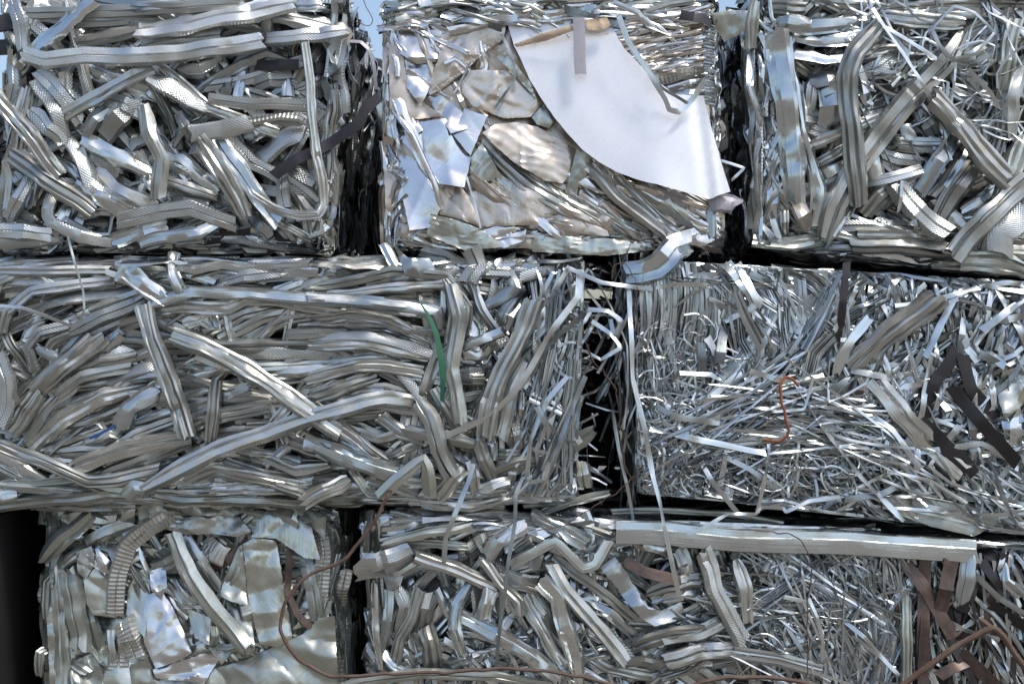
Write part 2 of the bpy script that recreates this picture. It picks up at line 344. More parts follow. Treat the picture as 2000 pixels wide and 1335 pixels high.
# ------------------------------------------------------------------ traced data:  kind level width  x,y x,y ...   in crop pixels
CROP = {'A': (0, 0, 740/1900), 'B': (660, 0, 800/1978), 'C': (1360, 0, 640/1526), 'D': (0, 480, 660/1662), 'E': (600, 480, 660/1662),
        'F': (1180, 480, 820/1887), 'G': (0, 940, .38), 'H': (680, 940, .34), 'I': (1300, 940, .35), 'P': (0, 0, 1)}
NAME = {'c': 'creased_strip', 'f': 'dull_strip', 'e': 'embossed_strip', 's': 'shiny_strip', 'q': 'shiny_strip', 't': 'narrow_ribbon', 'k': 'black_strap', 'r': 'rusty_strap',
        'u': 'box_channel', 'm': 'ribbed_strip', 'b': 'beige_strip', 'w': 'foil_strip', 'v': 'grey_tape', 'n': 'paper_strip', 'g': 'dull_foil_strip'}
STRIPS = {}
STRIPS_DATA = """
TL A
e 1 70 60,0 90,100 110,250
e 1 60 130,70 420,60 900,40 1200,20
s 1 60 460,0 700,30 900,20
e 0 60 150,80 400,110 560,100 800,80
e 0 70 120,90 250,190 330,280
s 2 90 445,0 300,130 150,255
e 2 100 690,150 950,110 1200,60 1480,10
c 1 65 380,215 560,180 700,150
e 1 75 700,230 900,185 1100,170
e 1 60 960,130 1150,90 1330,90 1330,190
e 1 90 1350,60 1480,85 1660,120
e 2 75 1330,195 1500,175 1740,150
s 0 60 1380,30 1600,20 1720,40
e 3 85 110,270 220,300 420,275 650,280 880,265 1100,235 1320,200
e 1 65 1720,190 1690,350 1700,450 1720,580
k 1 52 1285,325 1400,330 1500,325
k 0 51 1500,335 1660,345
c 3 48 1530,210 1555,400 1570,600 1590,760 1620,900 1630,1030 1600,1080 1500,1085 1380,1050 1260,980 1210,880
c 2 80 320,570 530,450 760,335
e 1 75 190,350 300,470 400,620
e 1 75 400,740 440,900 560,1010
e 1 60 170,400 280,560 330,700
s 0 75 400,330 560,400 830,490
e 2 90 740,390 850,430 960,500 1050,550
c 1 60 800,330 900,410 1050,540 1400,670
e 2 58 1040,490 1250,520 1560,530
e 3 85 950,670 1120,650 1260,615
m 2 45 1250,605 1400,575 1500,580 1570,625
e 1 60 890,570 960,690
c 3 95 1000,700 1120,880 1240,1090
s 2 90 1080,690 1200,850 1290,990 1400,1115
e 1 70 1140,690 1250,810 1400,880 1590,1020
c 3 80 700,530 730,660 790,800 770,1000
e 1 85 530,500 620,520 740,570
s 1 75 420,680 470,590 570,520
e 1 100 515,680 600,590 665,530
s 1 75 410,700 600,790 760,870
c 1 60 780,880 950,940 1090,990
e 0 80 400,750 480,790 590,880
c 3 85 -40,480 130,660 290,880
c 2 80 50,770 200,880 470,1060
e 1 75 150,550 260,660 330,740
e 1 70 340,690 400,800 450,920 560,1000
c 1 120 460,850 560,950 760,1050
e 2 80 585,1110 780,1070 950,1050 1060,1090 1185,1130
s 1 75 560,1215 720,1160 840,1125
s 2 70 690,1215 850,1180 1000,1160 1070,1120
e 1 80 -10,1155 120,1155 260,1180
e 0 65 -10,1215 200,1205 310,1190
e 1 60 250,1120 400,1190 560,1215
e 1 65 40,1100 90,1000 150,890
e 0 60 60,860 120,940
e 0 60 260,980 240,1080 300,1180
s 0 60 400,1080 500,1060 610,1070
k 2 56 1370,880 1500,790 1650,720 1800,620 1830,550 1900,480
e 2 70 1400,870 1410,950 1425,1040
e 0 110 1280,810 1420,690 1560,620
e 0 90 1590,620 1700,530
e 0 80 1270,430 1350,400 1480,400
s 0 90 1110,340 1130,440 1110,520
s 0 70 1210,350 1190,480 1180,570
s 0 70 1440,400 1440,480 1410,640
s 0 75 1230,690 1330,640
c 0 60 1230,450 1330,490 1480,530
e 0 80 900,370 1010,370 1120,300
s 0 80 830,740 930,820 1090,960
e 0 80 800,1020 900,980 1060,1000
s 0 60 120,440 90,600 60,740
e 0 45 20,800 45,900 20,1050
e 0 60 60,280 70,420 40,560
s 0 60 1250,1090 1350,1190
c 0 40 1330,1090 1560,1200
e 0 60 180,820 100,760
s 1 75 640,1080 500,990 380,930
e 0 70 820,820 900,860 960,900
e 0 60 1050,640 1130,760 1250,790
TM B
w 1 50 510,95 900,75 1290,50
g 1 50 800,20 1300,30 1650,35
w 0 40 190,140 300,130 520,110
c 1 82 690,680 920,890 1200,1060 1510,1175
b 1 70 940,920 1100,1030 1420,1165
b 0 80 1170,900 1300,1050 1480,1180
c 2 75 1225,780 1370,950 1640,1150
b 1 90 1160,950 1320,1080 1510,1185
w 0 50 1230,760 1350,900 1450,980
b 1 60 640,860 760,960 900,1000
m 1 60 1530,395 1650,360 1790,345
w 1 40 1590,440 1700,410 1790,400
w 1 35 1600,450 1700,450 1790,440
r 1 68 1370,840 1420,900 1460,950
v 1 82 1460,925 1650,990 1795,1045
w 1 60 260,400 290,480 410,760 500,900
w 2 30 255,510 350,640 460,870 500,1010
w 0 60 230,680 240,800 260,930
s 0 30 290,700 260,900
c 0 50 1150,1020 1250,1120 1330,1180
b 0 60 560,340 470,410 430,450
w 0 60 620,860 690,1100
k 3 52 1650,70 1720,80 1800,100
TR C
s 1 75 350,70 400,100 520,120 810,100
s 1 65 420,160 600,190 770,170
s 1 65 430,240 600,275 800,225
c 1 75 330,25 420,40 510,40
c 1 80 860,70 1000,95 1250,110
c 0 45 500,10 700,20 900,30
c 0 40 900,40 1200,20 1540,20
s 0 50 1080,60 1300,60 1540,70
f 2 60 285,0 268,110 262,230
s 1 40 255,230 250,400 300,550 315,660
s 2 100 370,140 400,400 430,650 450,945
s 1 65 410,150 440,400 480,620 560,880 545,1060
b 1 70 470,950 530,1060
s 0 70 350,800 350,950 360,1095
c 0 42 410,960 415,1105
c 3 95 855,105 740,240 700,345 715,560 730,780 755,960
c 2 105 1250,140 1150,300 1000,450 850,640 740,800 650,960 600,1115
e 0 70 960,250 850,310 780,340
e 1 80 530,370 680,345
e 0 60 590,310 540,400 520,530
s 1 105 615,400 630,590
e 1 75 470,520 570,550
e 0 60 470,580 620,630
c 1 52 490,680 680,610 850,540
c 0 50 530,785 690,690
s 0 80 560,840 710,770
e 1 60 790,855 1055,785
e 0 60 850,710 950,740 1060,750
e 2 100 935,845 1040,980 1175,1085
c 3 105 1110,440 1250,590 1380,740 1465,830
s 1 90 1050,555 1115,640
s 1 85 1240,610 1120,740 1040,890
c 1 85 1320,720 1220,860 1130,1010
c 0 60 1090,910 1180,800 1260,660
c 0 75 790,1000 870,920 940,850
f 1 75 1490,85 1450,280 1430,460
c 1 80 1526,280 1460,450 1460,655
f 1 85 1540,600 1470,800 1415,950
c 3 100 1560,840 1350,1020 1205,1195
e 3 130 1560,960 1440,1090 1415,1180
f 1 55 750,1080 950,1080 1140,1095
c 1 70 720,1150 950,1150 1200,1175
f 2 100 1230,1220 1400,1220 1560,1260
f 0 70 270,1110 420,1125 570,1105
s 0 60 1240,980 1400,870
c 0 70 1260,240 1400,190 1540,170
s 0 70 1150,330 1300,260 1430,170
c 0 60 1190,420 1330,480
s 0 60 850,340 1000,370
s 0 80 780,360 820,490
f 0 100 1270,290 1350,260 1430,220
c 0 70 1000,580 1080,600 1180,580
b 0 60 900,210 1000,200
s 0 60 880,660 950,650
c 0 60 1280,870 1400,820
s 0 50 240,600 300,700 370,720
s 0 50 330,650 290,780 270,880
t 3 16 820,40 860,100 960,240 1100,470
t 2 16 870,120 960,170 1120,275
t 2 18 1090,120 1130,210 1200,280 1300,270
t 2 18 1265,320 1370,430 1405,500
t 2 18 960,840 940,990
t 2 18 1010,1000 1022,1095
t 2 16 720,1000 870,1050 1025,1098
t 2 12 1080,150 1200,30 1300,60 1390,150 1300,250 1170,280
t 1 14 700,1010 640,1100 600,1160
t 1 22 1270,680 1160,870
t 1 22 1220,640 1060,830
ML D
c 1 58 -60,125 250,132 540,125
e 0 45 -30,170 200,172 420,162
e 0 45 -30,215 200,198 400,172
s 2 80 590,100 700,185 840,265
s 2 60 850,30 855,140 895,230
c 0 62 890,100 1200,105 1700,95
s 0 50 920,150 1200,150 1660,145
e 1 62 1050,190 1200,145 1400,125
c 0 60 1390,180 1500,130 1680,90
c 0 60 1440,210 1560,160 1700,125
c 1 55 0,430 30,320 150,220 300,190 570,165
e 0 65 90,330 300,260 650,218
e 1 65 340,430 500,345 715,262
e 1 50 170,620 130,500 190,420 340,385
c 0 60 180,600 260,480 400,430 680,360
c 0 65 500,420 700,365 940,340
s 2 58 720,290 940,225 1200,230 1690,275
c 1 60 740,320 900,300 1120,305 1200,265 1350,275 1500,300 1700,320
c 0 62 1000,440 1200,340 1400,290
f 0 62 1080,460 1300,355 1500,310
c 0 60 1190,470 1400,370 1700,325
e 1 50 1420,440 1560,430 1700,440
c 0 75 520,470 800,500 1200,495 1700,490
e 0 50 1180,530 1400,530 1700,535
f 0 50 830,580 1200,600 1700,570
c 0 50 1200,640 1450,620 1700,590
c 3 88 840,430 1000,480 1200,590 1400,720 1600,860 1680,910
c 3 85 700,290 740,460 800,620 860,780 920,940
c 2 62 1060,650 1045,800 1030,970
c 2 62 1440,750 1360,850 1310,930
c 2 75 150,710 300,575 450,440
c 2 75 190,710 330,590 515,450
e 0 75 430,570 550,525 660,500
c 1 58 350,640 500,575 670,545
c 1 58 270,740 400,640 650,590
c 2 80 50,920 130,800 195,715
c 1 62 120,940 200,820 330,680
c 1 82 140,990 300,850 500,740 720,690
c 0 60 210,830 400,760 710,660
c 0 50 230,880 420,860 600,780 840,700
c 1 62 400,985 540,930 590,945
s 1 90 580,930 640,800 780,710
c 1 60 220,1030 400,1010 540,1010 660,930 850,860
c 2 92 340,1105 600,1010 940,950
c 1 60 470,1140 700,1050 940,965
c 2 68 -50,960 150,1045 300,1105 430,1160 580,1150 780,1100
c 0 60 -30,1030 100,1100 210,1180
c 0 62 60,1060 200,1160
c 0 62 870,740 1000,695 1200,680
c 1 75 880,910 1100,835 1390,780
c 0 62 900,820 1080,760 1300,735
c 0 62 1100,700 1300,660 1500,650
c 0 60 1060,925 1300,895
c 0 80 1470,705 1680,615
c 0 60 1530,745 1680,700
c 3 78 700,1195 850,1110 1050,1000 1300,920 1500,840 1662,800 1800,760 1900,745 2010,760 2040,775
c 0 60 800,1140 1000,1010 1150,950
c 1 75 1420,950 1560,1010 1700,1070
c 1 62 1240,1010 1450,1110 1620,1085
c 0 62 1100,1060 1300,1130 1530,1150
c 1 62 870,1185 1050,1105 1300,1150 1520,1190
c 1 62 1330,1155 1460,1200 1580,1240
c 1 62 710,1210 900,1235 1300,1240 1520,1262
c 1 72 -30,1275 300,1235 620,1205
c 0 60 230,1180 500,1190 650,1200
s 2 70 620,1240 660,1190 720,1200 730,1250
c 2 82 1490,1265 1600,1210 1720,1150
c 0 60 -30,1120 150,1190 300,1210
c 0 60 100,1255 400,1215
e 2 80 -20,540 25,650 25,780 -10,880
c 0 52 10,400 60,500 140,610
c 0 60 40,600 160,650
c 0 60 600,640 760,620 900,600
e 0 60 500,660 700,600 800,580
c 0 60 400,1160 700,1150 900,1130
s 0 60 940,930 1010,960
c 0 55 1000,780 1150,720 1400,700
c 0 60 960,350 1060,400 1040,320
ML E
c 1 55 0,205 300,155 420,125 680,150 770,250 760,420
c 1 45 100,235 400,205 680,185 715,300 700,480
s 2 60 0,250 250,262 500,290 640,320 665,400
c 0 62 0,370 200,345 400,370 610,480
e 1 52 0,440 300,440 610,525
c 1 60 0,490 300,482 600,555
c 0 50 0,580 300,540 560,560
c 1 65 0,655 250,590 400,590 570,620
c 1 72 30,740 200,680 340,635
c 0 52 200,700 380,690 510,730
c 1 62 0,750 150,880 300,1000 410,1085
s 2 92 -20,955 200,1040 460,1125
c 1 72 350,840 450,920 570,960
c 2 62 460,895 650,930 840,970
c 3 82 540,765 600,870 640,1000 700,1140
c 1 50 410,1045 550,975
f 3 62 350,1240 450,1150 570,1055 590,1120 600,1235
c 3 70 700,190 745,350 705,600 750,875
c 2 50 680,160 790,300 770,450
c 1 58 650,570 720,480 740,300
c 1 62 620,700 680,800 745,915
s 2 62 790,160 850,320 920,420
e 3 90 800,10 840,90 790,180
s 1 80 950,80 1020,200 880,300
s 1 62 1050,190 960,350 940,440
e 1 62 1030,280 970,400
s 2 50 750,500 850,465 960,425
e 1 60 890,510 990,455
c 1 60 750,655 870,655
e 1 55 750,620 860,615
s 1 70 780,350 800,440 760,480
c 3 92 1110,265 1050,430 960,600 890,780 870,940
c 2 62 1070,560 1000,700 950,945
e 1 42 1150,300 1130,500 1155,640
c 0 42 1100,60 1130,300 1110,530
c 0 52 1070,720 1070,880
e 1 92 990,870 1025,1000
c 2 62 840,960 870,1050 915,1145
c 1 62 915,1125 1050,1075 1210,1040
f 2 78 1190,1030 1320,965 1410,910
c 1 62 810,1215 1000,1150
c 2 95 630,1240 720,1130 770,1090
c 1 52 560,1262 800,1285 1010,1235
c 0 52 910,1020 1050,1020
f 0 70 1345,1060 1375,1190
s 1 62 380,-10 440,90 500,110
s 1 72 480,110 600,85
c 0 70 560,20 700,60 800,120
c 0 60 600,880 800,900
s 0 70 660,1010 740,1070 800,1100
c 1 60 800,1050 840,1240
c 0 60 700,980 820,1010
s 0 60 860,80 930,100 950,60
s 0 70 1080,100 1140,60
c 0 55 820,860 900,700 960,560
c 0 60 100,880 350,960 480,920 500,840
t 3 26 1290,100 1200,250 1110,340
t 3 30 1340,130 1330,250 1200,420 1100,600 1000,740 880,850 640,950
t 2 26 1370,330 1200,470 1090,640
t 3 20 1290,110 1450,180 1700,215
t 3 30 1130,790 1190,910
t 2 22 1380,310 1480,320 1550,370 1510,440 1490,360
t 2 20 1400,370 1490,430 1540,500 1440,560
t 1 24 1200,1100 1190,900 1250,700 1330,600
t 1 24 1150,1160 1130,1000 1220,800 1320,620
t 2 24 1170,1140 1240,960 1300,800 1370,640
t 2 24 1080,1150 1100,950 1180,760 1280,640
t 2 24 1090,1120 1100,1160 1160,1150 1190,1060
MR F
c 3 115 1510,235 1300,400 1130,570
s 2 72 1200,330 1080,480 1045,580
k 2 33 1090,70 1075,250 1055,430
s 1 62 1010,300 1000,440
t 2 30 1590,200 1500,380 1440,500
k 2 54 1590,470 1490,610 1440,770
k 2 54 1615,490 1650,650 1760,760
k 3 54 1565,635 1700,800 1860,980
k 2 63 1420,790 1540,900 1670,1030
r 1 66 1065,610 1180,710
c 2 105 1200,595 1330,760 1450,880 1620,1030
s 1 110 1840,560 1870,700
w 1 110 1810,740 1860,880
s 1 50 560,190 640,260 690,240
t 3 24 655,560 760,595 860,620
t 3 28 865,620 960,780 1150,1030 1345,1235
t 3 20 740,870 740,950 690,1200
t 2 22 270,690 320,780 400,900 480,1050 610,1210
t 2 22 265,790 450,900 650,1000 760,1085 810,1075
t 3 25 205,822 420,870 725,932
t 3 25 300,765 440,785 575,805
t 2 22 575,820 545,950 520,1080
t 2 36 440,435 440,565
t 2 36 465,410 535,545
t 2 40 545,365 520,530
t 2 22 155,670 290,750 320,770
t 2 22 790,640 900,600 985,580
t 2 22 340,570 480,580 590,640
t 2 26 640,550 480,680 430,760
t 2 24 540,340 690,260 560,70
t 3 34 690,255 540,80
t 3 34 700,270 600,80
t 2 30 450,90 600,110 750,170
t 2 30 1110,560 1290,590
t 2 30 970,680 1100,600 1000,760
s 1 60 870,380 930,500
s 1 60 900,360 860,480
t 2 26 1400,1035 1250,1110 1080,1140
t 2 26 840,1170 950,1140 1060,1130
t 2 24 680,1190 800,1160 850,1180
t 2 26 1410,850 1405,1020
t 2 24 1320,940 1700,890 1850,980
t 2 24 1120,700 1300,830 1420,1000
t 1 24 910,660 1100,680 1250,800
s 1 36 1290,170 1330,260
s 0 60 1220,150 1210,280
t 2 30 1480,640 1550,740
t 2 30 1700,380 1860,260
t 2 34 1720,470 1800,540
BL G
f 1 75 265,150 285,230 260,400
f 2 80 270,370 290,600 315,1100
f 2 105 335,450 370,600 405,860
f 2 85 475,180 330,300 215,420
f 1 85 700,220 540,275 460,330
f 1 60 440,340 300,440
m 2 92 930,150 780,235 660,330 605,470 590,690
m 2 110 620,720 700,905
m 1 110 615,880 600,1060
f 3 88 870,265 960,450 1080,640 1260,860
s 1 60 950,280 1050,430 1140,560
s 1 60 900,300 1000,420 1100,580
s 0 40 860,530 930,640 1000,720
s 0 40 880,500 960,600 1030,700
s 0 40 850,560 900,650 960,710
f 1 60 1740,370 1700,560 1660,720 1700,1080
m 1 90 1640,230 1660,400 1650,620
f 1 90 1560,390 1600,560 1620,720
r 2 34 1490,340 1480,560 1530,680 1600,750
r 1 46 1090,450 1160,410 1230,350
m 0 70 1780,450 1750,660
f 1 60 1110,860 1170,870 1290,830
f 1 60 1100,740 1080,860
f 1 50 560,760 570,880 560,1010
m 1 80 1260,600 1310,760
f 1 60 1240,350 1190,480 1120,590
f 1 50 195,1000 200,880 240,860
f 1 80 380,920 460,980 430,1060
m 0 60 1200,880 1340,880
f 0 60 430,600 470,720 520,900
f 1 50 400,160 560,170 720,150
f 1 50 560,150 900,130 1200,130
s 0 50 250,200 300,170 420,200
f 1 70 780,450 900,400
m 2 100 1050,320 1160,390
f 0 50 480,440 470,560
f 1 60 300,460 250,520 240,700
f 1 50 1180,180 1230,250 1290,260
f 1 60 1250,200 1300,150 1380,130
g 2 90 1420,160 1530,190
f 0 60 740,640 730,820
BR H
f 2 78 190,345 450,280 710,235
s 1 95 120,390 140,260 270,215
q 3 150 55,500 200,480 360,425
f 1 50 330,350 450,355 690,375 745,320
s 1 75 715,235 790,390
s 2 90 795,440 860,340 1030,255
c 1 60 960,400 1130,285
s 2 90 1050,200 1200,270 1370,360
u 3 58 930,485 1050,420 1190,350 1350,500 1420,480 1500,340
s 1 100 1230,190 1350,200 1375,370
c 2 82 380,420 600,490 860,600
c 1 62 840,590 1000,600 1150,640
e 1 80 910,555 1080,580
s 3 95 640,775 850,880 1050,1000 1210,1140
c 2 70 790,440 880,580 990,690 1000,770
s 3 98 1100,570 1200,680 1250,850 1330,1160
c 2 80 1000,670 1100,840 1220,1060
c 3 88 1170,470 1260,620 1420,800 1610,1030
c 1 62 1180,420 1300,520 1500,660 1670,810
f 1 100 1040,630 1130,760 1180,900
r 2 61 1590,455 1720,520 1910,575
c 2 92 1720,650 1850,600 2030,565
s 1 60 1740,685 1900,640 2030,610
c 1 62 1890,390 1960,545
s 2 72 1700,365 1815,390
c 2 90 1645,960 1850,900 2060,860
c 1 80 1815,1045 2050,950
c 1 72 1310,955 1500,1060 1750,1115
s 1 62 1370,695 1500,760 1650,890
s 2 72 1550,1045 1700,1030 1810,1062
e 1 110 485,640 440,830
e 1 85 285,600 330,720 290,860
s 2 60 230,620 225,800 185,970
s 2 42 155,585 160,850 190,1080
c 2 70 405,610 360,780 290,900 255,1070
c 2 95 830,620 790,790
c 1 105 450,820 500,1070
s 2 80 690,580 620,700 600,850 650,990
f 1 82 590,1050 760,1000
c 1 50 240,240 600,210 920,188
c 1 62 350,160 520,235
f 1 40 420,120 700,130 900,140
s 0 60 900,880 960,760 1010,860
s 1 60 930,780 880,860 960,920
f 2 60 -100,1230 90,1150 400,1110 860,1125 1200,1180
s 0 60 500,450 560,600 600,640
s 0 60 1100,480 1180,420
f 1 80 1210,480 1120,500
s 0 60 1300,560 1290,700
c 0 60 1500,420 1600,440
c 0 50 1000,130 1200,110 1400,90
f 0 50 1100,180 1250,120 1500,60
f 0 60 600,90 800,60 1100,100
s 0 50 1380,640 1500,720
f 0 60 200,220 300,200 400,250
s 1 50 180,960 260,1060 400,1120
BR I
u 3 125 -275,285 0,292 400,330 1000,345 1450,375 1740,395
s 1 30 -280,225 200,235 600,255 1200,270
s 3 95 1700,400 1680,520 1650,690
f 0 40 -300,170 0,165 400,190 650,240
e 3 92 225,380 300,620 440,890
e 2 50 200,400 260,620 330,750
c 1 95 100,370 150,550
c 1 92 -20,600 200,555
c 1 92 -20,660 190,600
c 2 85 -20,875 170,855 345,765
c 2 105 0,1010 200,945 430,930
c 1 82 565,400 500,570
c 2 85 390,430 450,600 460,790
r 2 69 1290,400 1450,600 1610,870
r 3 78 1600,440 1560,600 1530,750
r 2 64 1450,420 1440,700 1440,1180
r 1 52 1800,480 1810,760 1810,1100
r 1 52 1270,510 1270,900
r 2 69 1640,940 1850,1150
r 2 61 1520,1085 1690,1000
f 2 68 1350,550 1345,1180
c 0 60 1150,830 1050,900
s 1 50 540,770 620,900 700,1080
s 1 50 560,840 700,980 850,1100
s 1 50 740,800 780,1000
t 2 30 1690,480 1850,640 2040,760
t 3 18 800,650 850,760 880,900 870,1000
t 2 20 1040,860 1200,980 1320,1100
t 2 22 950,740 1100,860 1300,1080
t 2 22 660,640 800,680 880,860
s 1 60 1870,420 1900,560 1990,640
t 2 26 1480,880 1500,1000 1420,1130
"""
# ------------------------------------------------------------------ bales
BALES = {   # front corners in photo pixels: top-left, top-right, bottom-right, bottom-left
 'TL': [(14, -22), (678, -14), (642, 488), (8, 486)],
 'TM': [(748, 4), (1400, -14), (1412, 474), (752, 488)],
 'TR': [(1460, -26), (2150, -40), (2150, 556), (1482, 474)],
 'ML': [(-260, 512), (1142, 508), (1126, 972), (-260, 990)],
 'MR': [(1238, 506), (2240, 566), (2240, 1070), (1244, 962)],
 'BL': [(88, 990), (656, 984), (682, 1466), (96, 1466)],
 'BR': [(716, 996), (2150, 1068), (2150, 1466), (716, 1466)],
}
LABEL = {
 'TL': 'bale of crisscrossed diamond-embossed strips, topmost on the left against the sky',
 'TM': 'bale of crumpled foil sheets with a big smooth white plate across its corner',
 'TR': 'bale with two long upright bent channels and crossing sticks, right of the white plate bale',
 'ML': 'wide bale of long lengthwise flowing creased strips with a green leaf caught in it',
 'MR': 'bale of tangled thin shiny ribbons with black straps and an orange rusty hook',
 'BL': 'dull greenish bale of folded plates and ribbed strips beside the black recess',
 'BR': 'bale of bent channels topped by a long straight box channel with rusty straps',
}
DEPTH = 1.12
G_BALES = 'bales of crushed scrap metal in the stack'
def smoothf(x): x = np.clip(x, 0, 1); return x*x*(3 - 2*x)
class Bale:
    def __init__(s, key, quad, label, depth=DEPTH, y0=0.0, group=G_BALES, seed=1):
        s.key, s.q, s.depth, s.y0 = key, [np.array(p, float) for p in quad], depth, y0
        s.rng = np.random.RandomState(seed)
        s.C = [at(p[0], p[1], -y0 if not OFF else 0) for p in quad]
        e = bpy.data.objects.new('scrap_bale', None); SC.collection.objects.link(e)
        c = sum(s.C)/4; e.location = (c[0], y0 + depth/2, min(s.C[2][2], s.C[3][2])); e.empty_display_size = .1
        tagobj(e, label, 'scrap bale', group); s.root = e; bpy.context.view_layer.update()
        s.segs = []; s.count = {}
    def top(s, x): a, b = s.q[0], s.q[1]; return a[1] + (b[1]-a[1])*(x-a[0])/(b[0]-a[0])
    def bot(s, x): a, b = s.q[3], s.q[2]; return a[1] + (b[1]-a[1])*(x-a[0])/(b[0]-a[0])
    def lef(s, y): a, b = s.q[0], s.q[3]; return a[0] + (b[0]-a[0])*(y-a[1])/(b[1]-a[1])
    def rig(s, y): a, b = s.q[1], s.q[2]; return a[0] + (b[0]-a[0])*(y-a[1])/(b[1]-a[1])
    def clampp(s, x, y, m=3):
        y = min(max(y, s.top(x) + m), s.bot(x) - m); x = min(max(x, s.lef(y) + m), s.rig(y) - m); return x, y
    def edge(s, x, y):
        """how far the bale's rounded edge drops back"""
        e = min(x - s.lef(y), s.rig(y) - x); f = min(y - s.top(x), s.bot(x) - y)
        return .045*(1 - smoothf(e/38.)) + .04*(1 - smoothf(f/26.))
    def core(s):
        g = Geo(); rng = s.rng; C = s.C; b = np.array([0, s.depth, 0])
        ins = .115
        c = sum(C)/4
        F = [p + np.array([np.sign(c[0]-p[0])*.03, ins, np.sign(c[2]-p[2])*.03]) for p in C]
        K = [p + b*.93 - np.array([0, ins, 0]) for p in F]
        faces = [(F[0], F[1], F[2], F[3], (0, -1, 0)), (F[1], K[1], K[2], F[2], (1, 0, 0)), (K[0], F[0], F[3], K[3], (-1, 0, 0)),
                 (K[0], K[1], F[1], F[0], (0, 0, 1)), (F[3], F[2], K[2], K[3], (0, 0, -1)), (K[1], K[0], K[3], K[2], (0, 1, 0))]
        for a0, a1, a2, a3, nrm in faces:
            lu, lv = np.linalg.norm(a1-a0), np.linalg.norm(a3-a0); st = .014 if nrm == (0, -1, 0) else .035
            nu, nv = int(lu/st) + 2, int(lv/st) + 2
            u, v = np.meshgrid(np.linspace(0, 1, nu), np.linspace(0, 1, nv))
            P = (a0*(1-u)[..., None]*(1-v)[..., None] + a1*(u*(1-v))[..., None] + a2*(u*v)[..., None] + a3*((1-u)*v)[..., None])
            h = crumple(rng, u*lu, v*lv, .10, .022) + crumple(rng, u*lu, v*lv, .035, .007)
            ed = np.minimum(np.minimum(u, 1-u)*lu, np.minimum(v, 1-v)*lv); h = h*smoothf(ed/.05)
            P = P + h[..., None]*np.array(nrm)
            i, j = np.meshgrid(np.arange(nv-1), np.arange(nu-1), indexing='ij'); k = (i*nu + j).ravel()
            f = np.stack([k, k+nu, k+nu+1, k+1], 1)
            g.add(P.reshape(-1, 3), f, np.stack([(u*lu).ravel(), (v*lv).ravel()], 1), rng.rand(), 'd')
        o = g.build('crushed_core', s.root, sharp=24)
    def traced(s, lines):
        """the strips one can follow in the photo, each a part"""
        order = 0
        for crop, kind, lev, wd, pts in lines:
            ox, oy, k = CROP[crop]; order += 1
            P = [(ox + x*k, oy + y*k) for x, y in pts]; W = wd*k*S*1.06
            for a, b in zip(P[:-1], P[1:]): s.segs.append(((a[0]+b[0])/2, (a[1]+b[1])/2, math.atan2(b[1]-a[1], b[0]-a[0]), 0))
            base = -.014 + lev*.019 + s.rng.uniform(-.003, .003) + order*.00008
            if len(P) == 2: P = [P[0], ((P[0][0]+P[1][0])/2 + s.rng.normal(0, 1.5), (P[0][1]+P[1][1])/2 + s.rng.normal(0, 1.5)), P[1]]
            n = len(P); tilt = s.rng.normal(0, .006 + .004*(lev > 1))
            pos = []
            for i, (x, y) in enumerate(P):
                t = i/(n-1)*2 - 1
                dd = base + tilt*t - (.012*abs(t)**3 if lev >= 2 else .02*abs(t)**3)
                if s.lef(y) < x < s.rig(y): dd -= s.edge(x, y)*.55
                pos.append(at(x, y, dd))
            g = Geo(); ribbon(g, pos, W, kind, s.rng, tone=s.rng.rand() if lev < 3 else s.rng.uniform(0, .6), crush=.3 if kind == 'u' else .9, roll=0 if kind == 'u' else s.rng.normal(0, .32))
            nm = NAME[kind]; s.count[nm] = s.count.get(nm, 0) + 1
            g.build(nm, s.root)
    def angle(s, x, y):
        d = [((a-x)**2 + (b-y)**2, c) for a, b, c, _ in s.segs]; d.sort(key=lambda q: q[0])
        return d[s.rng.randint(min(3, len(d)))][1]
    def path(s, x, y, ang, L, curl, mapf, d, clamp=True, dn=.008):
        n = max(4, int(L/22.)) if curl > .25 else max(4, int(L/55.)); r = s.rng; dn = dn*.55; st = L/(n-1)
        pts = [(x, y)]; a = ang; turn = r.normal(0, curl)
        fw = []; bw = []
        for arr, sgn in ((fw, 1), (bw, -1)):
            a = ang; px, py = x, y; tn = turn
            for i in range(n//2):
                tn = tn*.8 + r.normal(0, curl*.6); a += tn*sgn
                if r.rand() < .06: a += r.normal(0, .9)
                px += math.cos(a)*st*sgn; py += math.sin(a)*st*sgn; arr.append((px, py))
        P = bw[::-1] + [(x, y)] + fw; out = []
        for (px, py) in P:
            dd = d + r.normal(0, dn)
            if clamp:
                px, py = s.clampp(px, py); dd -= s.edge(px, py)*.8
            out.append(mapf(px, py, dd))
        # drop doubled points
        res = [out[0]]
        for p in out[1:]:
            if np.linalg.norm(p - res[-1]) > .004: res.append(p)
        return res if len(res) >= 2 else None
